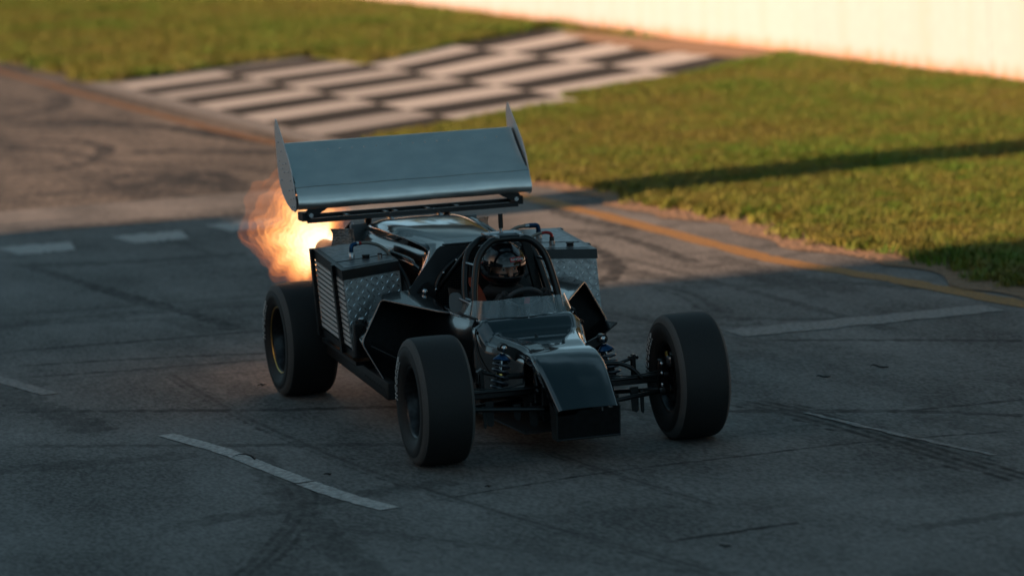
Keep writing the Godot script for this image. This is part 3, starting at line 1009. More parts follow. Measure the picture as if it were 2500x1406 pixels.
func suspension(car: Node, s: float) -> void:
	var P := func(x: float, y: float, z: float) -> Vector3: return Vector3(s * x, y, z)
	var arm := hold("lower_wishbone", car)
	S(); rod(P.call(0.15, 0.245, 0.11), P.call(0.53, 0.268, 0.03), 0.0125); put("tube", arm, M.frame)
	S(); rod(P.call(0.15, 0.245, -0.27), P.call(0.53, 0.268, -0.02), 0.0125); put("tube", arm, M.frame)
	S(); rod(P.call(0.515, 0.267, 0.033), P.call(0.545, 0.27, 0.03), 0.016); put("rod_end", arm, M.steel)
	S(); rod(P.call(0.15, 0.345, 0.02), P.call(0.55, 0.352, 0.02), 0.009); put("steering_rod", car, M.frame)
	S(); rod(P.call(0.545, 0.352, 0.02), P.call(0.57, 0.353, 0.02), 0.013); put("rod_end", car, M.steel)
	S(); bevel_box(P.call(0.345, 0.325, -0.060), Vector3(0.42, 0.045, 0.05), 0.01); put("rocker_beam", car, M.frame)
	if s > 0:
		S(); tube(curve([P.call(0.20, 0.43, -0.02), P.call(0.30, 0.43, 0.0), P.call(0.37, 0.40, 0.02), P.call(0.42, 0.345, 0.03)], 5), 0.012); put("curved_link", car, M.frame)
	S(); tube(curve([P.call(0.22, 0.38, 0.03), P.call(0.34, 0.365, 0.05), P.call(0.44, 0.37, 0.05), P.call(0.54, 0.375, 0.02)], 5), 0.004, 6); put("brake_line", car, M.matt)
	# hanging blades under the arms
	for q in [[0.40, 0.29, 0.155, 0.045, -0.04], [0.435, 0.27, 0.15, 0.02, -0.02], [0.27, 0.27, 0.185, 0.04, 0.02], [0.195, 0.26, 0.15, 0.05, 0.06]]:
		S()
		plate(PackedVector2Array([Vector2(-q[3] / 2, q[1]), Vector2(q[3] / 2, q[1]), Vector2(q[3] * 0.45, q[2] + 0.012), Vector2(q[3] * 0.15, q[2]), Vector2(-q[3] * 0.3, q[2] + 0.01)]), Transform3D(Basis.IDENTITY, Vector3(s * q[0], 0, q[4])), 0.012)
		put("arm_bracket", car, M.matt)
	# upright, brake disc, caliper
	S(); bevel_box(P.call(0.555, 0.335, -0.01), Vector3(0.05, 0.19, 0.07), 0.012); put("upright", car, M.frame)
	S(); lathe([Vector2(0.05, -0.006), Vector2(0.13, -0.006), Vector2(0.13, 0.006), Vector2(0.05, 0.006)], Transform3D(Basis(Vector3(0, 1, 0), Vector3(1, 0, 0), Vector3(0, 0, -1)), P.call(0.60, 0.332, 0.0)), 40, true); put("brake_disc", car, M.rim)
	var cal := hold("brake_caliper", car)
	S(); bevel_box(P.call(0.583, 0.425, 0.055), Vector3(0.05, 0.055, 0.06), 0.01); put("caliper_body", cal, M.silver_tube)
	S(); rod(P.call(0.555, 0.455, 0.06), P.call(0.555, 0.478, 0.06), 0.012); put("bleed_cap", cal, M.gold)
	for y in [0.30, 0.36, 0.41]:
		S(); ball(P.call(0.535, y, 0.03), 0.011, 6); put("bolt_head", cal, M.bolt)
	# coil-over unit
	var c := hold("coil_over", car)
	var a: Vector3 = P.call(0.275, 0.545, -0.15)
	var b: Vector3 = P.call(0.325, 0.295, -0.12)
	var xf := along(a, b)
	var l := a.distance_to(b)
	S(); lathe([Vector2(0.0, 0.03), Vector2(0.014, 0.03), Vector2(0.030, 0.045), Vector2(0.047, 0.060), Vector2(0.047, 0.067), Vector2(0.0, 0.068)], xf, 24); put("blue_cap", c, M.blue)
	S(); tube([xf * Vector3(0, 0.02, 0), xf * Vector3(0, l * 0.55, 0)], 0.009, 10); put("damper_shaft", c, M.steel)
	S(); tube([xf * Vector3(0, l * 0.5, 0), xf * Vector3(0, l * 0.95, 0)], 0.022, 14); put("damper_body", c, M.matt)
	S(); tube([xf * Vector3(0, l * 0.53, 0), xf * Vector3(0, l * 0.575, 0)], 0.0235, 14); put("gold_band", c, M.gold)
	var coil := []
	for i in 121:
		var t := i / 120.0
		var ang := t * TAU * 5.5
		coil.append(xf * Vector3(cos(ang) * 0.041, 0.072 + t * (l - 0.095), sin(ang) * 0.041))
	S(); tube(coil, 0.0078, 8); put("spring", c, M.spring)
	S(); lathe([Vector2(0.0, l - 0.022), Vector2(0.047, l - 0.022), Vector2(0.044, l - 0.010), Vector2(0.018, l), Vector2(0, l)], xf, 20); put("spring_seat", c, M.matt)
	S(); rod(a + Vector3(0, 0, -0.03), a + Vector3(0, 0, 0.018), 0.025, 16); put("top_eye", c, M.frame)
	S(); lathe([Vector2(0.0, 0.010), Vector2(0.007, 0.009), Vector2(0.014, 0.006), Vector2(0.016, 0.0)], along(a + Vector3(0, 0, 0.018), a + Vector3(0, 0, 0.03)), 18); put("bolt_head", c, M.bolt)
	S(); plate(PackedVector2Array([Vector2(0.15, 0.50), Vector2(0.20, 0.535), Vector2(0.275, 0.565), Vector2(0.295, 0.545), Vector2(0.28, 0.52), Vector2(0.24, 0.50), Vector2(0.19, 0.45), Vector2(0.15, 0.44)]), Transform3D(Basis(Vector3(s, 0, 0), Vector3.UP, Vector3(0, 0, 1)), Vector3(0, 0, -0.165)), 0.012); put("top_bracket", c, M.frame)
	S(); rod(P.call(0.20, 0.395, -0.12), P.call(0.285, 0.40, -0.115), 0.016); put("reservoir", c, M.matt)
	# bell-crank post with its bolts
	var post := hold("rocker_post", car)
	S(); bevel_box(P.call(0.42, 0.37, -0.09), Vector3(0.028, 0.15, 0.02), 0.006); put("post", post, M.frame)
	for q in [[0.405, 0.44], [0.42, 0.449], [0.435, 0.44]]:
		S(); rod(P.call(q[0], q[1], -0.105), P.call(q[0], q[1], -0.068), 0.010, 6); put("bolt_head", post, M.rim)
	S(); rod(P.call(0.345, 0.415, -0.10), P.call(0.42, 0.436, -0.09), 0.009); put("push_link", post, M.frame)

func radiator(car: Node, s: float) -> void:
	# a finned cooler in a welded box: u inner -> outer, v up, w front -> back
	var r := hold("radiator", car)
	r.set_meta("label", "finned radiator box on the near flank, hose looping from its lid" if s < 0 else "finned radiator box on the far flank, two fittings on its lid")
	var k := [Vector3(0.385, 0.405, -1.55), Vector3(0.738, 0.385, -1.43), Vector3(0.728, 0.435, -2.13), Vector3(0.385, 0.455, -2.16),
		Vector3(0.385, 0.862, -1.665), Vector3(0.747, 0.850, -1.535), Vector3(0.742, 0.912, -2.17), Vector3(0.385, 0.920, -2.21)]
	var at := func(u: float, v: float, w: float) -> Vector3:
		var lo: Vector3 = k[0].lerp(k[1], u).lerp(k[3].lerp(k[2], u), w)
		var hi: Vector3 = k[4].lerp(k[5], u).lerp(k[7].lerp(k[6], u), w)
		var p: Vector3 = lo.lerp(hi, v)
		return Vector3(p.x * s, p.y, p.z)
	var cell := func(u0: float, u1: float, v0: float, v1: float, w0: float, w1: float) -> void:
		hexa([at.call(u0, v0, w0), at.call(u1, v0, w0), at.call(u1, v0, w1), at.call(u0, v0, w1), at.call(u0, v1, w0), at.call(u1, v1, w0), at.call(u1, v1, w1), at.call(u0, v1, w1)])
	S(); cell.call(0.02, 0.972, 0.02, 0.97, 0.015, 0.985); put("core", r, M.inside)
	S(); cell.call(-0.01, 1.012, 0.885, 1.0, -0.012, 1.0); put("top_frame", r, M.frame)
	S(); cell.call(-0.01, 1.0, -0.03, 0.055, -0.01, 1.0); put("bottom_frame", r, M.frame)
	S(); cell.call(0.04, 0.93, 1.0, 1.006, 0.05, 0.97); put("lid", r, M.tank_top)
	S(); cell.call(0.0, 0.93, 1.0, 1.012, 0.30, 0.318); put("lid_seam", r, M.frame)
	S(); cell.call(-0.005, 0.995, 0.0, 0.885, -0.006, 0.012); put("tread_plate", r, M.tread_plate)
	for i in 13:
		var v := 0.085 + i * 0.0615
		S(); cell.call(0.975, 1.002, v, v + 0.038, 0.02, 0.975); put("fin_row", r, M.fin)
	# thin webs of folded fin between the tubes
	S()
	for i in 12:
		var v := 0.118 + i * 0.0615
		for j in 46:
			var w := 0.025 + j * 0.0206
			cell.call(0.972, 0.990, v, v + 0.0285, w, w + 0.004)
	put("fin_webs", r, M.rim)
	for w in [0.955, 0.235]:
		S(); cell.call(1.004, 1.062, -0.03, 1.0, w, w + 0.055); put("guard_post", r, M.frame)
		for v in [-0.01, 0.97]:
			S(); ball(at.call(1.03, v, w + 0.03), 0.013, 5); put("post_bolt", r, M.frame)
	# raised lugs of the tread plate, alternately turned
	S()
	for i in 11:
		for j in 13:
			var u := 0.05 + i * 0.091
			var v := 0.05 + j * 0.066
			var c: Vector3 = at.call(u, v, -0.006)
			var ex: Vector3 = (at.call(u + 0.01, v, -0.006) - c).normalized()
			var ey: Vector3 = (at.call(u, v + 0.01, -0.006) - c).normalized()
			var out := ex.cross(ey).normalized()
			if out.z < 0: out = -out
			var a := (1.0 if (i + j) % 2 == 0 else -1.0) * PI / 4
			var d := ex * cos(a) + ey * sin(a)
			var n := ex * -sin(a) + ey * cos(a)
			var tips := [c - d * 0.019, c + d * 0.019]
			st.set_smooth_group(-1)
			var ridge := [c - d * 0.012 + out * 0.0045, c + d * 0.012 + out * 0.0045]
			for g in [-1.0, 1.0]:
				var e: Vector3 = c + n * 0.0048 * g
				tri(tips[0], e, ridge[0]); tri(ridge[0], e, ridge[1]); tri(ridge[1], e, tips[1])
	tag(put("tread_lugs", r, M.lug), "", "", "", "stuff")
	# fittings and hoses on the lid
	var lid := func(u: float, w: float) -> Vector3: return at.call(u, 1.006, w)
	if s < 0:
		var f: Vector3 = lid.call(0.62, 0.40)
		S(); tube([f, f + Vector3(0, 0.028, 0), f + Vector3(0, 0.03, 0)], [0.017, 0.016, 0.012], 12); put("stub", r, M.steel)
		S(); tube(curve([f + Vector3(0, 0.03, 0), f + Vector3(0, 0.055, 0), f + Vector3(0.010, 0.070, -0.004), f + Vector3(0.032, 0.074, -0.01)], 4), 0.0125, 12); put("blue_elbow", r, M.blue)
		S(); rod(f + Vector3(0.030, 0.074, -0.010), f + Vector3(0.046, 0.075, -0.013), 0.012, 8); put("collar", r, M.steel)
		S(); rod(f + Vector3(0.046, 0.075, -0.013), f + Vector3(0.062, 0.076, -0.016), 0.0115, 12); put("red_collar", r, M.red)
		S(); tube(curve([f + Vector3(0.060, 0.076, -0.016), f + Vector3(0.11, 0.072, -0.02), f + Vector3(0.17, 0.052, -0.02), f + Vector3(0.215, 0.01, 0.0), f + Vector3(0.235, -0.06, 0.01)], 6), 0.0095, 12); put("braided_hose", r, M.hose)
		var g: Vector3 = lid.call(0.42, 0.30)
		S(); tube([g, g + Vector3(0, 0.012, 0), g + Vector3(0, 0.013, 0), g + Vector3(0, 0.018, 0)], [0.02, 0.02, 0.024, 0.023], 16); put("filler_cap", r, M.matt)
		var q: Vector3 = lid.call(0.22, 0.20)
		S(); rod(q, q + Vector3(0, 0.02, 0), 0.013, 12); put("stub", r, M.steel)
		S(); rod(q + Vector3(0, 0.02, 0), q + Vector3(0, 0.028, 0), 0.014, 12); put("small_cap", r, M.matt)
	else:
		var f: Vector3 = lid.call(0.42, 0.52)
		S(); rod(f, f + Vector3(0, 0.03, 0), 0.018, 12); put("stub", r, M.steel)
		S(); tube(curve([f + Vector3(0, 0.03, 0), f + Vector3(0, 0.06, 0), f + Vector3(-0.012, 0.075, 0), f + Vector3(-0.06, 0.078, 0.01)], 4), 0.0145, 12); put("blue_elbow", r, M.blue)
		S(); rod(f + Vector3(-0.06, 0.078, 0.01), f + Vector3(-0.085, 0.078, 0.012), 0.0135, 10); put("collar", r, M.silver_tube)
		S(); tube(curve([f + Vector3(-0.085, 0.078, 0.012), f + Vector3(-0.14, 0.070, 0.01), f + Vector3(-0.2, 0.03, 0.0), f + Vector3(-0.24, -0.04, 0.0)], 6), 0.0105, 12); put("braided_hose", r, M.hose)
		var g: Vector3 = lid.call(0.46, 0.20)
		S(); rod(g, g + Vector3(0, 0.022, 0), 0.017, 12); put("stub", r, M.steel)
		S(); rod(g + Vector3(0, 0.022, 0), g + Vector3(0, 0.045, 0), 0.014, 8); put("collar", r, M.matt)
		S(); tube(curve([g + Vector3(0, 0.044, 0), g + Vector3(-0.005, 0.062, 0), g + Vector3(-0.03, 0.072, 0), g + Vector3(-0.06, 0.07, 0)], 4), 0.0095, 10); put("red_collar", r, M.red)
		S(); tube(curve([g + Vector3(-0.06, 0.07, 0), g + Vector3(-0.10, 0.062, 0), g + Vector3(-0.15, 0.03, 0), g + Vector3(-0.19, -0.04, 0)], 5), 0.009, 10); put("braided_hose", r, M.hose)
		var q: Vector3 = lid.call(0.70, 0.14)
		S(); tube([q, q + Vector3(0, 0.012, 0), q + Vector3(0, 0.013, 0), q + Vector3(0, 0.018, 0)], [0.02, 0.02, 0.024, 0.023], 16); put("filler_cap", r, M.matt)

func pod(car: Node, s: float) -> void:
	# a hollow faceted duct either side of the cockpit, open at the front
	var p := hold("side_pod", car)
	var front := [Vector3(0.315, 0.645, -0.90), Vector3(0.36, 0.650, -0.932), Vector3(0.59, 0.697, -1.312), Vector3(0.715, 0.465, -1.315), Vector3(0.618, 0.228, -1.15), Vector3(0.30, 0.160, -0.98)]
	var back := [Vector3(0.315, 0.70, -1.42), Vector3(0.40, 0.715, -1.43), Vector3(0.575, 0.712, -1.43), Vector3(0.722, 0.488, -1.360), Vector3(0.60, 0.235, -1.30), Vector3(0.30, 0.165, -1.30)]
	var grid := []
	for i in 6:
		var t := i / 5.0
		var line := []
		for k in 6:
			var v: Vector3 = front[k].lerp(back[k], t)
			line.append(Vector3(v.x * s, v.y, v.z))
		grid.append(PackedVector3Array(rounded(line, 0.028, 4)))
	if s > 0: grid.reverse()
	S(); sheet(grid, 0.006); put("skin", p, M.paint)
	# rolled lip round the mouth
	var lip := []
	for v in front: lip.append(Vector3(v.x * s, v.y, v.z))
	S(); tube(rounded(lip, 0.028, 4), 0.0075, 8); put("lip", p, M.paint)
	# inner wall that closes it towards the box
	var mouth := []
	for v in back: mouth.append(Vector3(v.x * s, v.y, v.z + 0.01))
	S()
	st.set_smooth_group(-1)
	for i in range(1, 5): tri(mouth[0], mouth[i], mouth[i + 1])
	put("back_panel", p, M.inside)
	# a stiffening web across the floor of the duct
	S()
	plate(PackedVector2Array([Vector2(0.0, 0.0), Vector2(0.20, 0.11), Vector2(0.20, 0.118), Vector2(0.0, 0.008)]), Transform3D(Basis(Vector3(s, 0, -0.3).normalized(), Vector3.UP, Vector3(0.3 * s, 0, 1).normalized()), Vector3(0.50 * s, 0.36, -1.15)), 0.16)
	put("web", p, M.paint)

func rear_wing(car: Node) -> void:
	var w := hold("rear_wing", car)
	var prof := [Vector2(-2.868, 1.458), Vector2(-2.80, 1.395), Vector2(-2.735, 1.338), Vector2(-2.675, 1.288), Vector2(-2.625, 1.248), Vector2(-2.592, 1.222)]
	var nose := [Vector2(-2.592, 1.2195), Vector2(-2.572, 1.200), Vector2(-2.556, 1.180), Vector2(-2.543, 1.155), Vector2(-2.537, 1.132), Vector2(-2.541, 1.112), Vector2(-2.556, 1.099), Vector2(-2.58, 1.098), Vector2(-2.64, 1.115), Vector2(-2.72, 1.165)]
	var mk := func(pts: Array, called: String, m: Material, thick: float) -> void:
		var grid := []
		for q in pts:
			var line := PackedVector3Array()
			for k in 13:
				var x := lerpf(-0.716, 0.716, k / 12.0)
				line.append(Vector3(x, q.y + 0.0015 * sin(k * 1.7 + q.y * 30.0), q.x))
			grid.append(line)
		S(); sheet(grid, thick); put(called, w, m)
	mk.call(prof, "main_plane", M.wing, 0.004)
	mk.call(nose, "leading_edge", M.wing, 0.004)
	mk.call([Vector2(-2.73, 1.175), Vector2(-2.80, 1.27), Vector2(-2.85, 1.38), Vector2(-2.868, 1.452)], "under_skin", M.wing, 0.004)
	S(); box(Vector3(0, 1.458, -2.872), Vector3(1.43, 0.012, 0.006)); put("trailing_strip", w, M.wing)
	# end plates with rivets
	var outline := [[-2.950, 1.605], [-2.878, 1.545], [-2.800, 1.480], [-2.706, 1.400], [-2.642, 1.315], [-2.600, 1.220], [-2.575, 1.140], [-2.566, 1.098], [-2.600, 1.083], [-2.680, 1.088], [-2.780, 1.118], [-2.865, 1.165], [-2.925, 1.225], [-2.955, 1.330], [-2.974, 1.480], [-2.980, 1.560]]
	var poly := PackedVector2Array()
	for q in outline: poly.append(Vector2(q[0], q[1]))
	for s in [-1.0, 1.0]:
		var e := hold("end_plate", w)
		S()
		plate(poly, Transform3D(Basis(Vector3(0, 0, 1), Vector3(0, 1, 0), Vector3(-1, 0, 0)), Vector3(0.722 * s, 0, 0)), 0.005)
		var path := []
		for q in outline: path.append(Vector3(0.722 * s, q[1], q[0]))
		path.append(path[0])
		tube(path, 0.0035, 6, false)
		put("skin", e, M.end_plate)
		for q in [[-2.60, 1.112], [-2.605, 1.16], [-2.625, 1.21], [-2.66, 1.26], [-2.70, 1.31], [-2.75, 1.355], [-2.80, 1.30], [-2.82, 1.345], [-2.85, 1.42], [-2.90, 1.47], [-2.64, 1.11], [-2.67, 1.15], [-2.70, 1.20], [-2.84, 1.32], [-2.86, 1.25], [-2.90, 1.36]]:
			S(); ball(Vector3(0.7265 * s, q[1], q[0]), 0.0055, 4, Vector3(0.6, 1, 1)); put("rivet", e, M.bolt)
		# angle that joins the plate to the plane
		S()
		tube(curve([Vector3(0.712 * s, 1.452, -2.860), Vector3(0.712 * s, 1.345, -2.738), Vector3(0.712 * s, 1.245, -2.618)], 6), 0.005, 6)
		put("joint_angle", e, M.rim)
	# a row of small rivets and dirt dimples on the plane
	for i in 17:
		var x := -0.6 + i * 0.075
		S(); ball(Vector3(x, 1.413 + 0.002, -2.815), 0.005, 4); put("rivet", w, M.bolt)
	# carrier frame under the wing
	var f := hold("wing_carrier", car)
	for q in [[1.022, -2.616], [1.036, -2.735]]:
		S(); bevel_box(Vector3(0, q[0], q[1]), Vector3(1.30, 0.028, 0.028), 0.004); put("cross_bar", f, M.frame)
	for x in [-0.16, -0.10, 0.10, 0.28, -0.40]:
		S(); box(Vector3(x, 1.030, -2.675), Vector3(0.022, 0.02, 0.10)); put("tie", f, M.frame)
	for s in [-1.0, 1.0]:
		S()
		plate(PackedVector2Array([Vector2(-0.035, -0.012), Vector2(-0.035, 0.024), Vector2(-0.022, 0.034), Vector2(0.085, 0.04), Vector2(0.09, 0.028), Vector2(0.03, -0.004), Vector2(0.0, -0.016)]), Transform3D(Basis(Vector3(-s, 0, 0), Vector3.UP, Vector3(0, 0, 1)), Vector3(0.622 * s, 1.060, -2.598)), 0.012)
		put("bracket", f, M.frame)
		S(); rod(Vector3(0.632 * s, 1.056, -2.60), Vector3(0.632 * s, 1.056, -2.582), 0.013, 12); put("bolt_head", f, M.bolt)
		S(); box(Vector3(0.655 * s, 1.046, -2.66), Vector3(0.05, 0.05, 0.11)); put("end_block", f, M.matt)
		S(); rod(Vector3(0.15 * s, 1.02, -2.70), Vector3(0.15 * s, 0.985, -2.45), 0.012); put("stay", f, M.silver_tube)
		S(); rod(Vector3(0.24 * s, 1.02, -2.74), Vector3(0.28 * s, 0.60, -2.82), 0.02); put("leg", f, M.frame)
		S(); rod(Vector3(0.62 * s, 1.07, -2.66), Vector3(0.58 * s, 1.16, -2.70), 0.008); put("stay", f, M.frame)

func body(car: Node) -> void:
	# nose: a curved lid over an open frame, with a flat box below its lip
	var n := hold("nose", car)
	var prof := [[-0.048, 0.5255, 0.184], [0.02, 0.517, 0.183], [0.08, 0.498, 0.182], [0.14, 0.466, 0.180], [0.20, 0.425, 0.177], [0.26, 0.376, 0.173], [0.32, 0.324, 0.168], [0.378, 0.274, 0.163]]
	var fine := []
	for i in prof.size() - 1:
		for k in 4:
			var a: Array = prof[maxi(i - 1, 0)]
			var b: Array = prof[i]
			var c: Array = prof[i + 1]
			var d: Array = prof[mini(i + 2, prof.size() - 1)]
			var t := k / 4.0
			fine.append([cubic_interpolate(b[0], c[0], a[0], d[0], t), cubic_interpolate(b[1], c[1], a[1], d[1], t), cubic_interpolate(b[2], c[2], a[2], d[2], t)])
	fine.append(prof[-1])
	var grid := []
	for i in fine.size():
		var z: float = fine[i][0]
		var y: float = fine[i][1]
		var hw: float = fine[i][2]
		var nx: Array = fine[mini(i + 1, fine.size() - 1)]
		var pv: Array = fine[maxi(i - 1, 0)]
		var nrm := Vector3(0, nx[0] - pv[0], -(nx[1] - pv[1])).normalized()
		var c := Vector3(0, y, z)
		var down := -nrm
		var depth := lerpf(0.055, 0.028, float(i) / fine.size())
		var line := [c + Vector3(-hw - 0.004, 0, 0) + down * depth, c + Vector3(-hw, 0, 0), c + Vector3(-hw * 0.5, 0, 0) + nrm * 0.004, c + nrm * 0.006, c + Vector3(hw * 0.5, 0, 0) + nrm * 0.004, c + Vector3(hw, 0, 0), c + Vector3(hw + 0.004, 0, 0) + down * depth]
		grid.append(PackedVector3Array(rounded(line, 0.022, 5)))
	S(); sheet(grid, 0.004); put("nose_lid", n, M.paint)
	# the box
	for s in [-1.0, 1.0]:
		S()
		plate(PackedVector2Array([Vector2(0.374, 0.272), Vector2(0.360, 0.128), Vector2(0.348, 0.118), Vector2(0.285, 0.118), Vector2(0.275, 0.20), Vector2(0.28, 0.325), Vector2(0.33, 0.30)]), Transform3D(Basis(Vector3(0, 0, 1), Vector3(0, 1, 0), Vector3(-1, 0, 0)), Vector3(0.170 * s, 0, 0)), 0.006)
		put("nose_side", n, M.matt)
		S()
		plate(PackedVector2Array([Vector2(0.19, 0.37), Vector2(0.24, 0.34), Vector2(0.235, 0.20), Vector2(0.225, 0.165), Vector2(0.21, 0.17)]), Transform3D(Basis(Vector3(0, 0, 1), Vector3(0, 1, 0), Vector3(-1, 0, 0)), Vector3(0.145 * s, 0, 0)), 0.012)
		put("nose_stay", n, M.matt)
	S(); box(Vector3(0, 0.122, 0.315), Vector3(0.334, 0.008, 0.075)); put("nose_floor", n, M.matt)
	S(); plate(PackedVector2Array([Vector2(-0.167, 0.126), Vector2(0.167, 0.126), Vector2(0.166, 0.268), Vector2(-0.05, 0.268), Vector2(-0.07, 0.250), Vector2(-0.167, 0.246)]), Transform3D(Basis(Vector3.RIGHT, 0.09), Vector3(0, 0.0, 0.345)), 0.006); put("nose_front", n, M.inside)
	S(); rod(Vector3(-0.172, 0.121, 0.357), Vector3(0.172, 0.121, 0.357), 0.006, 8); put("nose_lip", n, M.frame)
	S(); rod(Vector3(0.075, 0.272, 0.372), Vector3(0.075, 0.255, 0.370), 0.004, 8); put("pin", n, M.steel)
	# frame inside the nose
	var fr := hold("front_frame", car)
	for z in [-0.02, 0.10]:
		for s in [-1.0, 1.0]:
			S(); box(Vector3(0.14 * s, 0.33, z), Vector3(0.03, 0.30, 0.03)); put("frame_tube", fr, M.frame)
		S(); box(Vector3(0, 0.46 - z * 0.4, z), Vector3(0.27, 0.03, 0.028)); put("frame_tube", fr, M.frame)
		S(); box(Vector3(0, 0.24, z), Vector3(0.36, 0.05, 0.03)); put("frame_tube", fr, M.frame)
	S(); box(Vector3(0, 0.33, -0.06), Vector3(0.29, 0.34, 0.012)); put("foot_bulkhead", fr, M.inside)
	S(); rod(Vector3(-0.165, 0.43, 0.03), Vector3(-0.165, 0.36, 0.05), 0.013); put("master_cylinder", fr, M.rim)
	S(); ball(Vector3(-0.165, 0.335, 0.06), 0.016, 6); put("bolt_head", fr, M.rim)
	S(); ball(Vector3(-0.15, 0.42, 0.12), 0.010, 5, Vector3(0.6, 1.8, 0.6)); put("bleed_screw", fr, M.bolt)

	# bonnet: a height field with a sunk panel, falling into the flanks
	var hy := func(z: float) -> float:
		# along the middle: flat behind the nose seam, then up under the windscreen
		var t := clampf((-0.055 - z) / 0.505, 0.0, 1.0)
		return 0.527 + 0.045 * t + 0.062 * smoothstep(0.74, 1.0, t) + 0.010 * smoothstep(0.0, 0.3, t)
	var hw := func(z: float) -> float:
		return lerpf(0.186, 0.292, smoothstep(0.0, 1.0, clampf((-0.055 - z) / 0.56, 0.0, 1.0)))
	grid = []
	for i in 47:
		var z := -0.055 - i * 0.012
		var y: float = hy.call(z)
		var w: float = hw.call(z)
		var t := clampf((-0.055 - z) / 0.505, 0.0, 1.0)
		var line := PackedVector3Array()
		var low := lerpf(0.62, 1.0, t)
		for q in [[1.03, 0.34], [1.045, 0.22], [1.04, 0.12], [1.025, 0.062], [1.005, 0.046]]: line.append(Vector3(-w * q[0], y - q[1] * low, z))
		for k in 49:
			var u := lerpf(-1.0, 1.0, k / 48.0)
			# flat on top, then a narrow chamfer down to the flank
			var fall := 0.006 * u * u + 0.034 * smoothstep(0.82, 1.04, absf(u)) * 1.25
			# the sunk panel: a wedge, narrow towards the nose
			var pw := lerpf(0.30, 0.74, smoothstep(0.10, 0.80, t))
			var dip := 0.034 * (1.0 - smoothstep(pw - 0.03, pw, absf(u))) * smoothstep(0.12, 0.20, t) * (1.0 - smoothstep(0.745, 0.775, t))
			line.append(Vector3(u * w, y - fall - dip * (0.25 + 0.75 * t), z))
		for q in [[1.005, 0.046], [1.025, 0.062], [1.04, 0.12], [1.045, 0.22], [1.03, 0.34]]: line.append(Vector3(w * q[0], y - q[1] * low, z))
		grid.append(line)
	S(); sheet(grid, -0.004); put("bonnet", car, M.paint)
	# flank hatch on the near side and its screw
	for s in [-1.0, 1.0]:
		S(); tube(curve([Vector3(0.296 * s, 0.60, -0.545), Vector3(0.306 * s, 0.54, -0.535), Vector3(0.304 * s, 0.46, -0.50), Vector3(0.292 * s, 0.38, -0.42), Vector3(0.272 * s, 0.33, -0.33)], 5), 0.0035, 6); put("hatch_seam", car, M.frame)
		S(); ball(Vector3(0.302 * s, 0.585, -0.53), 0.010, 6, Vector3(0.4, 1.4, 1)); put("hatch_catch", car, M.frame)

	# tub: cockpit sides, floor, seat
	var tub := hold("tub", car)
	for s in [-1.0, 1.0]:
		grid = []
		for i in 10:
			var t := i / 9.0
			var z := lerpf(-0.60, -1.42, t)
			var x := lerpf(0.292, 0.335, smoothstep(0.0, 0.5, t))
			var line := PackedVector3Array()
			for q in [[0.645 + 0.02 * t, -0.012], [0.60, 0.006], [0.50, 0.012], [0.35, 0.008], [0.20, -0.02], [0.135, -0.07]]: line.append(Vector3((x + q[1]) * s, q[0], z))
			grid.append(line)
		if s > 0: grid.reverse()
		S(); sheet(grid, 0.005); put("tub_side", tub, M.paint)
		S(); tube([Vector3(0.282 * s, 0.646, -0.60), Vector3(0.31 * s, 0.652, -0.85), Vector3(0.322 * s, 0.662, -1.15), Vector3(0.322 * s, 0.665, -1.42)], 0.008, 8); put("cockpit_edge", tub, M.matt)
	S(); box(Vector3(0, 0.128, -1.25), Vector3(0.52, 0.01, 2.7)); put("floor_pan", tub, M.matt)
	S(); box(Vector3(0, 0.545, -0.585), Vector3(0.52, 0.13, 0.01)); put("dash", tub, M.matt)
	grid = []
	for i in 12:
		var t := i / 11.0
		var z := lerpf(-0.98, -1.24, t) if t < 0.5 else lerpf(-1.11, -1.30, (t - 0.5) * 2.0)
		var y := 0.20 + 0.05 * t if t < 0.5 else lerpf(0.225, 0.70, (t - 0.5) * 2.0)
		var line := PackedVector3Array()
		for k in 9:
			var u := lerpf(-1, 1, k / 8.0)
			line.append(Vector3(u * 0.22, y + 0.04 * u * u, z + 0.06 * u * u))
		grid.append(line)
	S(); sheet(grid, 0.012); put("seat", tub, M.matt)
	for s in [-1.0, 1.0]:
		S(); bevel_box(Vector3(0.625 * s, 0.275, -1.75), Vector3(0.05, 0.10, 1.35), 0.008, Basis(Vector3.RIGHT, 0.08)); put("side_rail", car, M.matt)
		for k in 9:
			S(); rod(Vector3(0.649 * s, 0.275 - 0.08 * (0.60 - k * 0.045), -1.15 - k * 0.045), Vector3(0.6515 * s, 0.275 - 0.08 * (0.60 - k * 0.045), -1.15 - k * 0.045), 0.007, 8); put("rail_hole", car, M.inside)
		S(); box(Vector3(0.60 * s, 0.36, -1.80), Vector3(0.24, 0.02, 0.72), Basis(Vector3.RIGHT, 0.07)); put("radiator_shelf", car, M.frame)
		S(); rod(Vector3(0.30 * s, 0.30, -1.5), Vector3(0.62 * s, 0.30, -1.5), 0.018); put("outrigger", car, M.frame)
		S(); rod(Vector3(0.30 * s, 0.32, -2.1), Vector3(0.62 * s, 0.32, -2.1), 0.018); put("outrigger", car, M.frame)
	# small finned oil cooler at the foot of the near radiator
	var oc := hold("oil_cooler", car)
	S(); bevel_box(Vector3(-0.700, 0.47, -1.400), Vector3(0.078, 0.19, 0.055), 0.006); put("cooler_body", oc, M.matt)
	for i in 9:
		S(); box(Vector3(-0.700 - 0.03 + i * 0.0075, 0.47, -1.368), Vector3(0.003, 0.18, 0.010)); put("cooler_fin", oc, M.frame)
	S(); rod(Vector3(-0.700, 0.563, -1.400), Vector3(-0.700, 0.582, -1.400), 0.026, 16); put("cooler_cap", oc, M.matt)
	S(); ball(Vector3(-0.688, 0.590, -1.392), 0.013, 6, Vector3(1.5, 0.8, 1)); put("cooler_fitting", oc, M.steel)

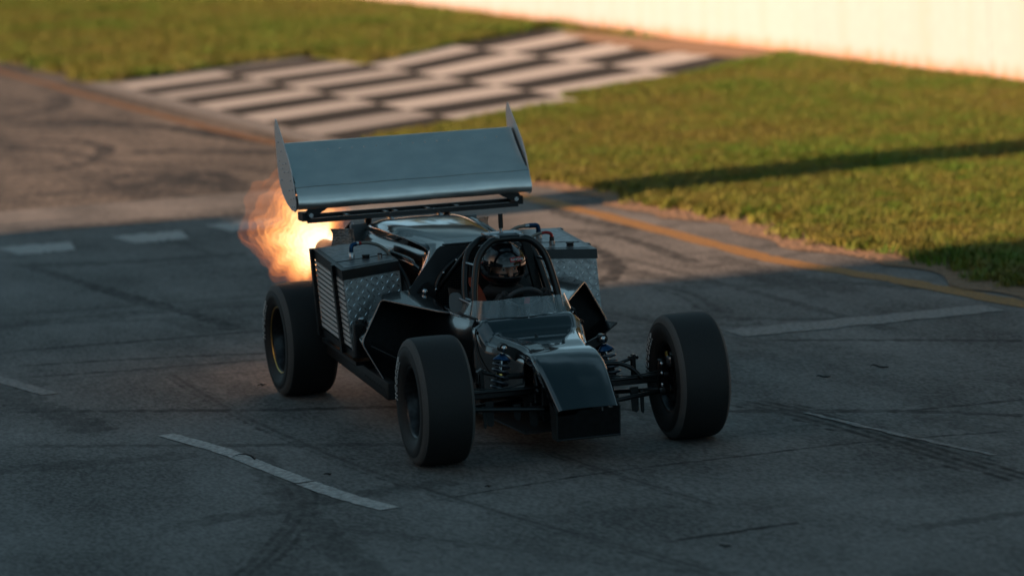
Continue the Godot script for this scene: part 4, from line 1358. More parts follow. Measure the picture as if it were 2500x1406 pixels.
	# engine cowl behind the driver
	var cow := hold("engine_cowl", car)
	var secs := [
		# z, top y, top half width, shoulder x, shoulder y, waist x, waist y, foot x, foot y
		[-1.40, 0.962, 0.215, 0.402, 0.735, 0.412, 0.66, 0.412, 0.55],
		[-1.47, 0.966, 0.216, 0.335, 0.800, 0.320, 0.69, 0.330, 0.55],
		[-1.56, 0.972, 0.216, 0.268, 0.870, 0.262, 0.72, 0.290, 0.55],
		[-1.75, 0.980, 0.222, 0.268, 0.905, 0.270, 0.76, 0.295, 0.55],
		[-1.98, 0.990, 0.240, 0.288, 0.925, 0.288, 0.78, 0.305, 0.55],
		[-2.20, 0.998, 0.255, 0.312, 0.935, 0.318, 0.80, 0.325, 0.55],
		[-2.42, 1.003, 0.265, 0.335, 0.935, 0.345, 0.80, 0.350, 0.55],
		[-2.58, 0.998, 0.258, 0.338, 0.925, 0.355, 0.78, 0.360, 0.55],
		[-2.70, 0.965, 0.215, 0.280, 0.885, 0.310, 0.74, 0.320, 0.55],
		[-2.78, 0.900, 0.160, 0.220, 0.820, 0.260, 0.70, 0.270, 0.55]]
	grid = []
	for i in secs.size() - 1:
		for k in 4:
			var t := k / 4.0
			var v := []
			for j in 9:
				v.append(cubic_interpolate(secs[i][j], secs[i + 1][j], secs[maxi(i - 1, 0)][j], secs[mini(i + 2, secs.size() - 1)][j], t))
			grid.append(cowl_line(v))
	grid.append(cowl_line(secs[-1]))
	S(); sheet(grid, 0.005); put("cowl_skin", cow, M.paint)
	# flat front of the cowl with the round screened opening
	var face := PackedVector2Array()
	for q in [[-0.212, 0.955], [-0.235, 0.94], [-0.400, 0.735], [-0.412, 0.70], [-0.412, 0.55], [-0.33, 0.45]]: face.append(Vector2(q[0], q[1]))
	for q in [[0.33, 0.45], [0.412, 0.55], [0.412, 0.70], [0.400, 0.735], [0.235, 0.94], [0.212, 0.955]]: face.append(Vector2(q[0], q[1]))
	S(); plate(face, Transform3D(Basis.IDENTITY, Vector3(0, 0, -1.398)), 0.006); put("cowl_front", cow, M.satin)
	S(); tube([Vector3(-0.20, 0.962, -1.398), Vector3(0.20, 0.962, -1.398)], 0.006, 8); put("cowl_edge", cow, M.paint)
	var sc := hold("intake_screen", car)
	var centre := Vector3(-0.01, 0.645, -1.385)
	var flat_axis := Transform3D(Basis(Vector3.RIGHT, Vector3(0, 0, 1), Vector3(0, -1, 0)), centre)
	S(); lathe([Vector2(0.245, 0.0), Vector2(0.245, 0.014), Vector2(0.272, 0.014), Vector2(0.272, 0.0)], flat_axis, 64); put("screen_ring", sc, M.frame)
	S(); lathe([Vector2(0.0, 0.001), Vector2(0.246, 0.001)], flat_axis, 48); put("screen_back", sc, M.inside)
	for k in 10:
		S()
		var a := TAU * k / 10 + 0.2
		rod(centre + Vector3(cos(a) * 0.05, sin(a) * 0.05, 0.004), centre + Vector3(cos(a) * 0.245, sin(a) * 0.245, 0.004), 0.004, 6)
		put("screen_rib", sc, M.rim)
	S()
	for i in 37:
		var o := -0.24 + i * 0.01333
		var l := sqrt(maxf(0.0, 0.2445 * 0.2445 - o * o))
		box(centre + Vector3(o, 0, 0.0105), Vector3(0.0022, l * 2, 0.0016))
		box(centre + Vector3(0, o, 0.0125), Vector3(l * 2, 0.0022, 0.0016))
	put("screen_mesh", sc, M.matt)
	for k in 16:
		var a := TAU * k / 16 + 0.1
		S(); ball(centre + Vector3(cos(a) * 0.259, sin(a) * 0.259, 0.016), 0.0075, 5, Vector3(1, 1, 0.7)); put("screen_bolt", sc, M.bolt)
	for s in [-1.0, 1.0]:
		S(); plate(PackedVector2Array([Vector2(-0.34, 0.74), Vector2(-0.36, 0.715), Vector2(-0.33, 0.68), Vector2(-0.29, 0.64), Vector2(-0.26, 0.66), Vector2(-0.27, 0.74), Vector2(-0.30, 0.765)]), Transform3D(Basis(Vector3(s, 0, 0), Vector3.UP, Vector3(0, 0, s)), Vector3(0, 0, -1.372)), 0.008); put("screen_lug", sc, M.frame)
		S(); lathe([Vector2(0.0, 0.022), Vector2(0.010, 0.020), Vector2(0.015, 0.012), Vector2(0.018, 0.004), Vector2(0.018, 0.0)], along(Vector3(-0.325 * s, 0.715, -1.366), Vector3(-0.325 * s, 0.715, -1.3)), 20); put("clamp_bolt", sc, M.bolt)
	S(); rod(Vector3(-0.25, 0.62, -1.30), Vector3(-0.08, 0.62, -1.30), 0.016, 12); put("cross_tube", sc, M.frame)

	# rear: engine lump, heat foil, braces, exhaust
	var eng := hold("engine", car)
	S(); bevel_box(Vector3(0, 0.42, -2.2), Vector3(0.5, 0.4, 1.2), 0.04); put("block", eng, M.inside)
	S(); tube(curve([Vector3(-0.25, 0.75, -2.35), Vector3(-0.36, 0.79, -2.55), Vector3(-0.42, 0.80, -2.8), Vector3(-0.44, 0.80, -3.05)], 5), 0.06, 18, false); put("exhaust_pipe", eng, M.rim)
	S(); rod(Vector3(-0.32, 0.955, -2.86), Vector3(-0.30, 0.74, -2.62), 0.017, 12); put("brace", eng, M.silver_tube)
	S(); box(Vector3(-0.355, 0.925, -2.86), Vector3(0.10, 0.028, 0.03), Basis(Vector3(0, 0, 1), 0.75)); put("heat_deflector", eng, M.frame)
	for sd in [-1.0, 1.0]:
		grid = []
		for i in 9:
			var line := PackedVector3Array()
			for k in 9:
				line.append(Vector3((-0.485 + k * 0.0135 + 0.006 * sin(i * 2.1 + k)) * -sd, 0.70 + i * 0.032, -2.70 + k * 0.012 + 0.008 * sin(i * 1.3 + k * 2.2)))
			grid.append(line)
		S(); sheet(grid, 0.003); put("heat_foil", eng, M.foil)
		S(); box(Vector3(0.335 * sd, 0.82, -2.63), Vector3(0.11, 0.32, 0.008), Basis(Vector3.UP, -0.35 * sd)); put("heat_panel", eng, M.mirror)
		S(); box(Vector3(0.345 * sd, 0.68, -2.24), Vector3(0.075, 0.40, 0.008)); put("gap_panel", eng, M.matt)
		# hoses and brackets in the gap between cowl and box
		for k in 3:
			S(); tube(curve([Vector3((0.36 - k * 0.02) * sd, 0.84 - k * 0.03, -1.78 - k * 0.05), Vector3((0.345 + k * 0.01) * sd, 0.74 - k * 0.02, -1.62), Vector3(0.35 * sd, 0.64 - k * 0.03, -1.52 + k * 0.02), Vector3(0.33 * sd, 0.52, -1.50)], 5), 0.011 + k * 0.002, 10); put("coolant_hose", eng, M.matt)
	var ax := hold("rear_axle", car)
	S(); rod(Vector3(-0.56, 0.333, -2.657), Vector3(0.56, 0.333, -2.657), 0.035, 14); put("axle_tube", ax, M.frame)
	S(); ball(Vector3(0, 0.333, -2.657), 0.13, 8); put("differential", ax, M.frame)
	for s in [-1.0, 1.0]:
		S(); rod(Vector3(0.5 * s, 0.33, -2.62), Vector3(0.34 * s, 0.30, -1.9), 0.014); put("trailing_link", ax, M.frame)
		# a slanted stay from the radiator box to the axle
		S(); rod(Vector3(0.66 * s, 0.66, -2.33), Vector3(0.70 * s, 0.50, -2.24), 0.008); put("stay", ax, M.silver_tube)

func cowl_line(v: Array) -> PackedVector3Array:
	var h := []
	h.append(Vector3(-v[7], v[8], v[0])); h.append(Vector3(-v[5], v[6], v[0])); h.append(Vector3(-v[3], v[4], v[0])); h.append(Vector3(-v[2], v[1], v[0]))
	h.append(Vector3(0, v[1] + 0.006, v[0]))
	h.append(Vector3(v[2], v[1], v[0])); h.append(Vector3(v[3], v[4], v[0])); h.append(Vector3(v[5], v[6], v[0])); h.append(Vector3(v[7], v[8], v[0]))
	return PackedVector3Array(rounded(h, 0.075, 6))

func cockpit(car: Node) -> void:
	var cage := hold("roll_cage", car)
	for q in [[-0.70, -0.718, -0.80, -0.818, 0.0], [-0.862, -0.872, -1.00, -1.03, -0.008]]:
		var path := []
		var half := [Vector3(0.262, 0.42, q[0]), Vector3(0.243, 0.66, q[1]), Vector3(0.225, 0.80, lerpf(q[1], q[2], 0.45)), Vector3(0.188, 0.94, lerpf(q[1], q[2], 0.85)), Vector3(0.120, 1.018 + q[4], q[2]), Vector3(0.05, 1.033 + q[4], q[3])]
		for v in half: path.append(Vector3(-v.x, v.y, v.z))
		half.reverse()
		for v in half: path.append(v)
		S(); tube(curve(path, 7), 0.0195, 16); put("hoop", cage, M.frame)
	S(); bevel_box(Vector3(0.0, 1.052, -0.935), Vector3(0.20, 0.014, 0.13), 0.005); put("top_plate", cage, M.silver_tube)
	for x in [-0.07, 0.07]:
		S(); box(Vector3(x, 1.040, -0.90), Vector3(0.025, 0.03, 0.20)); put("plate_tie", cage, M.silver_tube)
		S(); ball(Vector3(x, 1.060, -0.935), 0.007, 5); put("plate_bolt", cage, M.bolt)
	for y in [0.72, 0.905]:
		for s in [-1.0, 1.0]:
			var x: float = (0.235 if y < 0.8 else 0.20) * s
			S(); rod(Vector3(x, y, -0.735 - (y - 0.72) * 0.3), Vector3(x * 1.02, y, -0.89 - (y - 0.72) * 0.5), 0.008); put("rung", cage, M.silver_tube)
	S(); rod(Vector3(0.0, 1.055, -0.945), Vector3(0.0, 1.085, -0.945), 0.010, 12); put("aerial_base", cage, M.steel)
	S(); tube([Vector3(0, 1.08, -0.945), Vector3(0, 1.158, -0.945)], 0.013, 14); put("aerial", cage, M.matt)
	S(); bevel_box(Vector3(0.175, 0.86, -0.97), Vector3(0.055, 0.32, 0.02), 0.008, Basis(Vector3(0, 0, 1), 0.22)); put("head_pad", cage, M.matt)
	for s in [-1.0, 1.0]:
		S(); rod(Vector3(0.15 * s, 1.0, -1.0), Vector3(0.24 * s, 0.72, -1.38), 0.014); put("back_stay", cage, M.frame)
	S(); box(Vector3(0, 0.86, -1.14), Vector3(0.26, 0.22, 0.04)); put("head_rest", cage, M.matt)

	# windscreen: one bent sheet round the front of the cockpit, riveted along its foot
	var ws := hold("windscreen", car)
	var foot := [Vector3(-0.322, 0.655, -0.95), Vector3(-0.312, 0.652, -0.80), Vector3(-0.292, 0.646, -0.66), Vector3(-0.262, 0.640, -0.588), Vector3(-0.20, 0.638, -0.556), Vector3(-0.10, 0.640, -0.540), Vector3(0, 0.641, -0.535), Vector3(0.10, 0.640, -0.540), Vector3(0.20, 0.638, -0.556), Vector3(0.262, 0.640, -0.588), Vector3(0.292, 0.646, -0.66), Vector3(0.312, 0.652, -0.80), Vector3(0.322, 0.655, -0.95)]
	var rise := [0.004, 0.045, 0.085, 0.096, 0.096, 0.098, 0.10, 0.098, 0.096, 0.096, 0.085, 0.045, 0.004]
	var base := curve(foot, 5)
	var grid := []
	for r in 5:
		var t := r / 4.0
		var line := PackedVector3Array()
		for i in base.size():
			var f := i / 5.0
			var h := lerpf(rise[int(f)], rise[mini(int(f) + 1, 12)], f - int(f))
			var p: Vector3 = base[i]
			var inward := Vector3(-p.x, 0, -1.0 - p.z).normalized()
			line.append(p + Vector3(0, 1, 0) * (h * t - 0.012 * (1.0 - t)) + inward * (0.055 * t * h / 0.1) + Vector3(0, 0, 0.004) * sin(i * 0.9) * t)
		grid.append(line)
	S(); sheet(grid, 0.0025); put("screen", ws, M.glass)
	for i in range(2, base.size() - 2, 4):
		var p: Vector3 = base[i]
		var outw := Vector3(p.x, 0, p.z + 1.0).normalized()
		S(); ball(p + outw * 0.003 + Vector3(0, -0.006, 0), 0.0055, 5); put("rivet", ws, M.bolt)
	for i in 7:
		var z := -0.76 - i * 0.03
		S(); ball(Vector3(-0.325, 0.648, z), 0.005, 5); put("rivet", ws, M.bolt)
	S()
	st.set_smooth_group(-1)
	for i in 10:
		var za := -0.74 - i * 0.021
		tri(Vector3(-0.3255, 0.640, za), Vector3(-0.3255, 0.640, za - 0.021), Vector3(-0.321, 0.668, za - 0.0105))
	put("scalloped_tape", ws, M.tape)

	# steering wheel with column
	var sw := hold("steering_wheel", car)
	var tilt := Basis(Vector3.RIGHT, deg_to_rad(-62.0))
	var c := Vector3(0.012, 0.668, -0.655)
	var ring := []
	for i in 49:
		var a := TAU * i / 48
		ring.append(c + Basis(Vector3.RIGHT, deg_to_rad(28.0)) * Vector3(cos(a) * 0.128, sin(a) * 0.128, 0))
	S(); tube(ring, 0.0125, 10, false); put("wheel_grip", sw, M.grip)
	for k in 3:
		var a := deg_to_rad(-90.0 + k * 120.0)
		S(); rod(c, c + Basis(Vector3.RIGHT, deg_to_rad(28.0)) * Vector3(cos(a) * 0.122, sin(a) * 0.122, 0), 0.009); put("spoke", sw, M.rim)
	S(); bevel_box(c + Vector3(0, 0.0, 0.01), Vector3(0.06, 0.06, 0.03), 0.008, Basis(Vector3.RIGHT, deg_to_rad(28.0))); put("hub_pad", sw, M.matt)
	S(); rod(c, Vector3(0.0, 0.50, -0.35), 0.012); put("column", sw, M.frame)
	S(); box(Vector3(0.03, 0.705, -0.645), Vector3(0.03, 0.055, 0.003), Basis(Vector3.RIGHT, 0.45)); put("switch_tag", sw, M.red_print)
	# mirror plate on the near side
	var mi := hold("mirror", car)
	var po := PackedVector2Array()
	for k in 18:
		var a := TAU * k / 18
		po.append(Vector2(0.036 * signf(cos(a)) * pow(absf(cos(a)), 0.6), 0.052 * signf(sin(a)) * pow(absf(sin(a)), 0.7)))
	S(); plate(po, Transform3D(Basis(Vector3.UP, -0.5), Vector3(-0.318, 0.715, -0.815)), 0.006); put("mirror_plate", mi, M.mirror)
	S(); rod(Vector3(-0.30, 0.735, -0.80), Vector3(-0.235, 0.695, -0.73), 0.007); put("mirror_stalk", mi, M.silver_tube)
	# shoulder belts
	for s in [-1.0, 1.0]:
		S()
		var path := curve([Vector3(0.13 * s, 0.80, -1.12), Vector3(0.14 * s, 0.77, -1.04), Vector3(0.138 * s, 0.735, -0.965), Vector3(0.13 * s, 0.69, -0.935)], 6)
		var g := []
		for p in path: g.append(PackedVector3Array([p + Vector3(-0.025, 0, 0), p + Vector3(0.025, 0, 0)]))
		sheet(g, 0.004)
		put("shoulder_belt", car, M.strap if s < 0 else M.suit)

func race_car() -> void:
	bold = SystemFont.new()
	bold.font_names = PackedStringArray(["Droid Sans"])
	bold.font_weight = 700
	var car := thing("race_car", "black open-wheel race car with a tall grey rear wing on the asphalt", "race car")
	body(car)
	cockpit(car)
	for s in [-1.0, 1.0]:
		suspension(car, s)
		radiator(car, s)
		pod(car, s)
	rear_wing(car)
	wheel("front_wheel", "slick front wheel on the near side, outer face showing", car, Vector3(-0.704, 0.3315, 0), 0.3315, 0.278, -1, deg_to_rad(-2.5), 0.185, false)
	wheel("front_wheel", "slick front wheel on the far side, inner face showing", car, Vector3(0.690, 0.3315, 0), 0.3315, 0.278, 1, deg_to_rad(-2.5), 0.185, false)
	wheel("rear_wheel", "slick rear wheel on the near side", car, Vector3(-0.72, 0.333, -2.657), 0.333, 0.305, -1, 0.0, 0.195, true)
	wheel("rear_wheel", "slick rear wheel on the far side", car, Vector3(0.72, 0.333, -2.657), 0.333, 0.305, 1, 0.0, 0.195, true)

# ------------------------------------------------------------------ the driver
func blob(bones: Array, cell: float, soft: float) -> void:
	# tapered capsules joined with a smooth minimum, meshed as surface nets into st
	var lo := Vector3.INF
	var hi := -Vector3.INF
	for b in bones:
		var r := Vector3.ONE * (maxf(b[2], b[3]) + soft * 3.0 + cell * 2.0)
		lo = lo.min(b[0] - r).min(b[1] - r)
		hi = hi.max(b[0] + r).max(b[1] + r)
	var nx := int((hi.x - lo.x) / cell) + 2
	var ny := int((hi.y - lo.y) / cell) + 2
	var nz := int((hi.z - lo.z) / cell) + 2
	var sum := PackedFloat32Array()
	sum.resize(nx * ny * nz)
	for b in bones:
		var a: Vector3 = b[0]
		var d: Vector3 = b[1] - a
		var dd := maxf(d.length_squared(), 1e-9)
		var r := Vector3.ONE * (maxf(b[2], b[3]) + soft * 4.0)
		var p0: Vector3 = ((a.min(b[1]) - r - lo) / cell).floor().max(Vector3.ZERO)
		var p1: Vector3 = (a.max(b[1]) + r - lo) / cell
		for z in range(int(p0.z), mini(int(p1.z) + 1, nz)):
			for y in range(int(p0.y), mini(int(p1.y) + 1, ny)):
				for x in range(int(p0.x), mini(int(p1.x) + 1, nx)):
					var v := lo + Vector3(x, y, z) * cell - a
					var t := clampf(v.dot(d) / dd, 0.0, 1.0)
					var dist := (v - d * t).length() - lerpf(b[2], b[3], t)
					if dist < soft * 5.0:
						sum[(z * ny + y) * nx + x] += exp(-dist / soft)
	var f := PackedFloat32Array()
	f.resize(sum.size())
	for i in sum.size(): f[i] = -soft * log(sum[i]) if sum[i] > 1e-12 else soft * 28.0
	var id := PackedInt32Array()
	id.resize(sum.size())
	var pts := PackedVector3Array()
	var corner := []
	for k in 8: corner.append([k & 1, (k >> 1) & 1, (k >> 2) & 1])
	for z in nz - 1:
		for y in ny - 1:
			for x in nx - 1:
				var at := (z * ny + y) * nx + x
				var inside := 0
				for c in corner:
					if f[at + (c[2] * ny + c[1]) * nx + c[0]] < 0.0: inside += 1
				if inside == 0 or inside == 8: continue
				var p := Vector3.ZERO
				var n := 0
				for e in [[0, 1], [2, 3], [4, 5], [6, 7], [0, 2], [1, 3], [4, 6], [5, 7], [0, 4], [1, 5], [2, 6], [3, 7]]:
					var ca: Array = corner[e[0]]
					var cb: Array = corner[e[1]]
					var fa := f[at + (ca[2] * ny + ca[1]) * nx + ca[0]]
					var fb := f[at + (cb[2] * ny + cb[1]) * nx + cb[0]]
					if (fa < 0.0) == (fb < 0.0): continue
					var t := fa / (fa - fb)
					p += Vector3(ca[0], ca[1], ca[2]).lerp(Vector3(cb[0], cb[1], cb[2]), t)
					n += 1
				id[at] = pts.size()
				pts.append(lo + (Vector3(x, y, z) + p / n) * cell)
	st.set_smooth_group(0)
	var step := [1, nx, nx * ny]
	for z in range(1, nz - 1):
		for y in range(1, ny - 1):
			for x in range(1, nx - 1):
				var at := (z * ny + y) * nx + x
				for ax in 3:
					var a := f[at] < 0.0
					if a == (f[at + step[ax]] < 0.0): continue
					var u: int = step[(ax + 1) % 3]
					var v: int = step[(ax + 2) % 3]
					var q := [pts[id[at]], pts[id[at - u]], pts[id[at - u - v]], pts[id[at - v]]]
					if a: quad(q[0], q[3], q[2], q[1])
					else: quad(q[0], q[1], q[2], q[3])

func driver() -> void:
	var d := thing("person", "driver in a black helmet and dark suit seated in the cockpit, hands on the wheel", "person")
	var bones := [
		[Vector3(-0.08, 0.30, -1.08), Vector3(0.08, 0.30, -1.08), 0.11, 0.11],
		[Vector3(0, 0.33, -1.10), Vector3(0, 0.58, -1.07), 0.125, 0.13],
		[Vector3(-0.10, 0.60, -1.05), Vector3(0.10, 0.60, -1.05), 0.10, 0.10],
		[Vector3(-0.17, 0.665, -1.02), Vector3(0.17, 0.665, -1.02), 0.065, 0.065],
		[Vector3(0, 0.66, -1.03), Vector3(0, 0.80, -0.97), 0.065, 0.058]]
	var neck := bones[4] as Array
	for s in [-1.0, 1.0]:
		bones.append([Vector3(0.18 * s, 0.665, -1.01), Vector3(0.262 * s, 0.545, -0.86), 0.058, 0.050])
		bones.append([Vector3(0.262 * s, 0.545, -0.86), Vector3(0.150 * s, 0.640, -0.715), 0.048, 0.034])
		bones.append([Vector3(0.09 * s, 0.29, -1.06), Vector3(0.12 * s, 0.42, -0.62), 0.085, 0.065])
		bones.append([Vector3(0.12 * s, 0.42, -0.62), Vector3(0.10 * s, 0.24, -0.22), 0.060, 0.045])
		bones.append([Vector3(0.10 * s, 0.22, -0.22), Vector3(0.10 * s, 0.30, -0.11), 0.040, 0.032])
	var thin := []
	for b in bones: thin.append([b[0], b[1], b[2] - 0.016, b[3] - 0.012])
	# head, turned a little to the far side and down
	var turn := Basis(Vector3.UP, 0.10) * Basis(Vector3.RIGHT, 0.12)
	var hc := Vector3(0.0, 0.872, -0.940)
	var H := func(x: float, y: float, z: float) -> Vector3: return hc + turn * Vector3(x, y, z)
	S()
	blob(thin, 0.016, 0.012)
	var head := [
		[H.call(0, 0.035, -0.02), H.call(0, 0.03, 0.015), 0.078, 0.074], [H.call(0, -0.03, 0.02), H.call(0, -0.075, 0.045), 0.062, 0.036],
		[H.call(0, 0.018, 0.083), H.call(0, -0.028, 0.104), 0.010, 0.013], [H.call(-0.045, 0.026, 0.068), H.call(0.045, 0.026, 0.068), 0.016, 0.016],
		[H.call(-0.042, -0.028, 0.062), H.call(-0.030, -0.032, 0.068), 0.020, 0.020], [H.call(0.042, -0.028, 0.062), H.call(0.030, -0.032, 0.068), 0.020, 0.020],
		[H.call(-0.018, -0.066, 0.082), H.call(0.018, -0.066, 0.082), 0.008, 0.008], [H.call(-0.079, 0.0, -0.01), H.call(-0.079, -0.03, -0.012), 0.012, 0.009], [H.call(0.079, 0.0, -0.01), H.call(0.079, -0.03, -0.012), 0.012, 0.009],
		[H.call(0, -0.06, -0.02), Vector3(0, 0.72, -1.0), 0.052, 0.055]]
	blob(head, 0.0045, 0.006)
	put("body", d, M.skin)
	for s in [-1.0, 1.0]:
		S(); ball(H.call(0.031 * s, 0.002, 0.0735), 0.0125, 8); var e := put("eye", d, M.eye)
		S(); ball(H.call(0.033 * s, 0.001, 0.0825), 0.0062, 6); put("iris", e, M.iris)
		S(); tube(curve([H.call(0.014 * s, 0.022, 0.088), H.call(0.032 * s, 0.028, 0.086), H.call(0.050 * s, 0.020, 0.076)], 4), 0.0035, 6); put("eyebrow", d, M.balaclava)
	S(); blob(bones, 0.012, 0.014); var suit := put("race_suit", d, M.suit)
	# collar round the neck, shoulder badges and piping
	S(); tube(curve([Vector3(-0.09, 0.735, -0.97), Vector3(-0.06, 0.74, -0.90), Vector3(0, 0.738, -0.87), Vector3(0.06, 0.74, -0.90), Vector3(0.09, 0.735, -0.97), Vector3(0.0, 0.745, -1.06), Vector3(-0.09, 0.735, -0.97)], 5), 0.028, 10, false); put("collar", suit, M.suit)
	S(); box(Vector3(0.20, 0.722, -0.985), Vector3(0.022, 0.006, 0.055), Basis(Vector3(0, 0, 1), -0.5)); put("shoulder_badge", suit, M.blue_print)
	S(); box(Vector3(0.204, 0.7235, -0.985), Vector3(0.010, 0.006, 0.04), Basis(Vector3(0, 0, 1), -0.5)); put("badge_stripe", suit, M.white_print)
	# gloves: palm, four fingers and a thumb closed on the wheel rim
	var tilt := Basis(Vector3.RIGHT, deg_to_rad(28.0))
	var c := Vector3(0.012, 0.668, -0.655)
	for s in [-1.0, 1.0]:
		var a := deg_to_rad(90.0 - 62.0 * s)
		var g := []
		var rad := tilt * Vector3(cos(a), sin(a), 0)
		var tan_ := tilt * Vector3(-sin(a), cos(a), 0) * (1.0 if s > 0 else -1.0)
		var fwd := tilt * Vector3(0, 0, 1)
		var grip := c + rad * 0.128
		var palm := grip - fwd * 0.026 + rad * 0.008
		g.append([palm - tan_ * 0.030, palm + tan_ * 0.030, 0.017, 0.016])
		g.append([palm - tan_ * 0.010 - fwd * 0.02, Vector3(0.150 * s, 0.640, -0.715), 0.021, 0.029])
		for k in 4:
			var root := palm + tan_ * (-0.030 + k * 0.0205) + rad * 0.014
			var long: float = [0.024, 0.029, 0.031, 0.027][k]
			var k1 := root + rad * 0.010 + fwd * long
			var k2 := k1 + fwd * 0.012 - rad * 0.020
			var k3 := k2 - fwd * 0.010 - rad * 0.014
			g.append([root, k1, 0.0098, 0.0090]); g.append([k1, k2, 0.0090, 0.0084]); g.append([k2, k3, 0.0084, 0.0078])
		var t0 := palm - rad * 0.010 + tan_ * 0.022
		var t1 := t0 + tan_ * 0.016 - rad * 0.012 + fwd * 0.014
		g.append([t0, t1, 0.0105, 0.0095]); g.append([t1, t1 + fwd * 0.024 + rad * 0.004, 0.0095, 0.0085])
		S(); blob(g, 0.0038, 0.0022); var gl := put("glove", d, M.suit)
		for k in 3:
			S(); tube([palm + tan_ * (-0.022 + k * 0.02) - fwd * 0.018 + rad * 0.004, palm + tan_ * (-0.022 + k * 0.02) - fwd * 0.006 + rad * 0.0155, palm + tan_ * (-0.022 + k * 0.02) + fwd * 0.004 + rad * 0.020], 0.0028, 6); put("glove_stripe", gl, M.white_print)

	# helmet
	var he := hold("helmet", d)
	var pt := func(az: float, el: float, off: float) -> Vector3:
		var jaw := clampf(-el / 0.7, 0.0, 1.0) * maxf(0.0, cos(az))
		return hc + turn * Vector3((0.122 + off) * cos(el) * sin(az), (0.122 + off) * sin(el) + 0.008, (0.140 + off + 0.030 * jaw) * cos(el) * cos(az) - 0.012)
	var shell := func(az0: float, az1: float, el0: float, el1: float, off: float, na: int, ne: int, thick: float) -> void:
		var g := []
		for i in ne + 1:
			var line := PackedVector3Array()
			for k in na + 1: line.append(pt.call(lerpf(az0, az1, float(k) / na), lerpf(el0, el1, float(i) / ne), off))
			g.append(line)
		sheet(g, thick)
	var eye_lo := deg_to_rad(-21.0)
	var eye_hi := deg_to_rad(21.0)
	S()
	shell.call(-PI, PI, eye_hi, PI / 2, 0.0, 48, 14, -0.004)
	shell.call(-PI, PI, deg_to_rad(-58), eye_lo, 0.0, 48, 8, -0.004)
	shell.call(deg_to_rad(64), deg_to_rad(296), eye_lo, eye_hi, 0.0, 30, 6, -0.004)
	put("shell", he, M.helmet)
	# edge trim of the eye port and of the neck
	var rim := []
	for k in 25: rim.append(pt.call(lerpf(deg_to_rad(-64), deg_to_rad(64), k / 24.0), eye_lo, 0.001))
	for k in 25: rim.append(pt.call(lerpf(deg_to_rad(64), deg_to_rad(-64), k / 24.0), eye_hi, 0.001))
	rim.append(rim[0])
	S(); tube(rim, 0.0045, 8, false); put("port_trim", he, M.matt)
	var neck_rim := []
	for k in 49: neck_rim.append(pt.call(TAU * k / 48, deg_to_rad(-57), 0.0))
	S(); tube(neck_rim, 0.007, 8, false); put("neck_trim", he, M.helmet)
	var chin := []
	for k in 25: chin.append(pt.call(lerpf(deg_to_rad(-80), deg_to_rad(80), k / 24.0), deg_to_rad(-44), 0.002))
	S(); tube(chin, 0.004, 8); put("chin_ridge", he, M.helmet)
	# visor, raised to just above the eyes
	S(); shell.call(deg_to_rad(-82), deg_to_rad(82), deg_to_rad(7), deg_to_rad(46), 0.007, 36, 12, -0.003); put("visor", he, M.visor)
	for s in [-1.0, 1.0]:
		var q: Vector3 = pt.call(deg_to_rad(82) * s, deg_to_rad(12), 0.006)
		var out := (q - hc).normalized()
		S(); lathe([Vector2(0, 0.008), Vector2(0.014, 0.007), Vector2(0.018, 0.0)], along(q, q + out), 20); put("visor_pivot", he, M.helmet)
		for k in 3:
			S(); ball(q + out * 0.008 + turn * Vector3(0, sin(k * 2.1) * 0.010, cos(k * 2.1) * 0.010), 0.0035, 4); put("pivot_screw", he, M.red)
	# balaclava inside the port
	S()
	var hood := func(el0: float, el1: float, az: float) -> void:
		var g := []
		for i in 5:
			var line := PackedVector3Array()
			for k in 21:
				var e := lerpf(el0, el1, i / 4.0)
				var q := lerpf(-az, az, k / 20.0)
				line.append(H.call(0.095 * cos(e) * sin(q), 0.11 * sin(e), 0.100 * cos(e) * cos(q)))
			g.append(line)
		sheet(g, 0.004)
	hood.call(deg_to_rad(-60), deg_to_rad(-12), deg_to_rad(80))
	hood.call(deg_to_rad(15), deg_to_rad(50), deg_to_rad(80))
	put("balaclava", d, M.balaclava)
	# print on the helmet
	var on := func(az: float, el: float, off: float) -> Transform3D:
		var o: Vector3 = pt.call(az, el, off)
		var x: Vector3 = (pt.call(az + 0.02, el, off) - pt.call(az - 0.02, el, off)).normalized()
		var y: Vector3 = (pt.call(az, el + 0.02, off) - pt.call(az, el - 0.02, off)).normalized()
		return Transform3D(Basis(x, y, x.cross(y).normalized()), o)
	S()
	letters("RACEQUIP", 0.021, 0.001, bold, func(i: int, x: float) -> Transform3D: return on.call(deg_to_rad(-52.0 + i * 13.5), deg_to_rad(55.0 - absf(i - 4) * 2.2), 0.0015))
	put("helmet_lettering", he, M.grey_print)
	var lab: Transform3D = on.call(deg_to_rad(10), deg_to_rad(24), 0.0085)
	S(); bevel_box(Vector3.ZERO, Vector3(0.072, 0.026, 0.0018), 0.0005)
	var sticker := put("visor_sticker", he, M.red_print)
	sticker.transform = lab
	S(); letters("RaceQuip", 0.0185, 0.0008, bold, func(i: int, x: float) -> Transform3D: return Transform3D(Basis.IDENTITY, Vector3(x - 0.032, 0.001, 0.0013)))
	var words := put("sticker_lettering", he, M.white_print)
	words.transform = lab

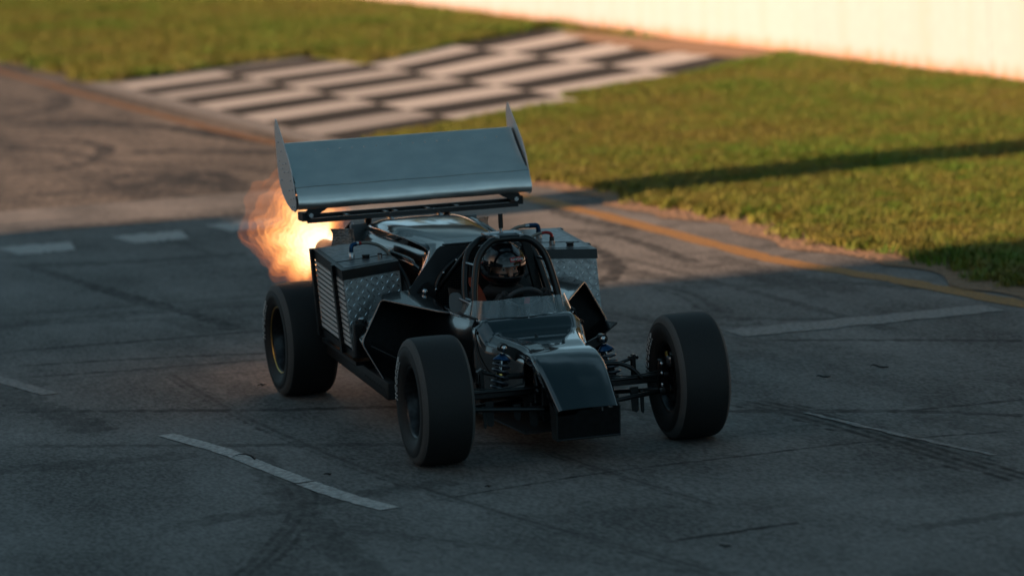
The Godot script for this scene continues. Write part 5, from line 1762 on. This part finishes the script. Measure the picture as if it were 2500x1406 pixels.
# ------------------------------------------------------------------ the flame
func flame() -> void:
	var f := thing("exhaust_flame", "orange and yellow fireball bursting out behind the near rear wheel", "flame")
	f.position = Vector3(-0.37, 0.80, -3.2)
	var n := FastNoiseLite.new()
	n.frequency = 1.5
	n.fractal_octaves = 3
	n.fractal_gain = 0.42
	n.seed = 4
	var alpha := [0.02, 0.035, 0.05, 0.07, 0.09, 0.11, 0.13, 0.14, 0.15, 0.17, 0.19]
	var layers := alpha.size()
	for i in layers:
		var t := float(i) / (layers - 1)          # 0 outermost, 1 core
		var size := Vector3(0.30, 0.32, 0.46) * lerpf(1.0, 0.24, pow(t, 0.85))
		var at := Vector3(-0.10, 0.05, -0.40).lerp(Vector3(0.0, -0.03, -0.20), t)
		var rings := []
		for k in 49:
			var th := PI * k / 48
			var ring := PackedVector3Array()
			for j in 72:
				var a := TAU * j / 72
				var dir := Vector3(sin(th) * cos(a), sin(th) * sin(a), cos(th))
				var lick := n.get_noise_3d(dir.x * 0.9 + i * 0.06, dir.y * 0.9 - i * 0.05, dir.z * 0.7) + 0.18 * n.get_noise_3d(dir.x * 2.0 + i * 0.12, dir.y * 2.0 + i * 0.08, dir.z * 1.4 + 7.0)
				var up := maxf(0.0, dir.y - absf(dir.x) * 0.5)
				ring.append(at + dir * size * (1.0 + 0.46 * lick + 0.12 * up * (1.0 - t)))
			rings.append(ring)
		# thinner and thicker places, different in every layer
		var thick := func(p: Vector3) -> Color:
			var q := (p - at) / size
			return Color(1, 1, 1, lerpf(0.68, 1.0, smoothstep(-0.35, 0.35, n.get_noise_3d(q.x * 1.1 + i * 1.7, q.y * 1.1 + i * 0.9, q.z * 0.8 - i * 1.3))) if i < 8 else 1.0)
		S()
		st.set_smooth_group(0)
		for k in 48:
			for j in 72:
				var l := (j + 1) % 72
				for v in [rings[k][j], rings[k][l], rings[k + 1][l], rings[k][j], rings[k + 1][l], rings[k + 1][j]]:
					st.set_color(thick.call(v))
					st.add_vertex(v)
		var m := StandardMaterial3D.new()
		m.vertex_color_use_as_albedo = true
		var c := Color(1.0, 0.25, 0.06).lerp(Color(1.0, 0.46, 0.13), clampf(t * 2.2, 0, 1)).lerp(Color(1.0, 0.80, 0.55), clampf(t * 2.0 - 0.8, 0, 1))
		m.albedo_color = Color(0, 0, 0, alpha[i])
		m.transparency = BaseMaterial3D.TRANSPARENCY_ALPHA
		m.roughness = 1.0
		m.metallic_specular = 0.0
		m.emission_enabled = true
		m.emission = c.linear_to_srgb()
		m.emission_energy_multiplier = lerpf(1.1, 1.5, t)
		put("flame_layer", f, m)
	var glow := OmniLight3D.new()
	glow.name = "flame_light"
	glow.position = Vector3(-0.12, 0.02, -0.3)
	glow.light_color = lin(1.0, 0.36, 0.10)
	glow.light_energy = 0.085
	glow.light_size = 0.3
	glow.omni_range = 30.0
	glow.omni_attenuation = 2.0
	glow.shadow_enabled = true
	f.add_child(glow)

func _ready() -> void:
	view_and_light()
	materials()
	ground()
	wall()
	sun_blockers()
	race_car()
	driver()
	flame()
	grass()
	treeline()
	litter()
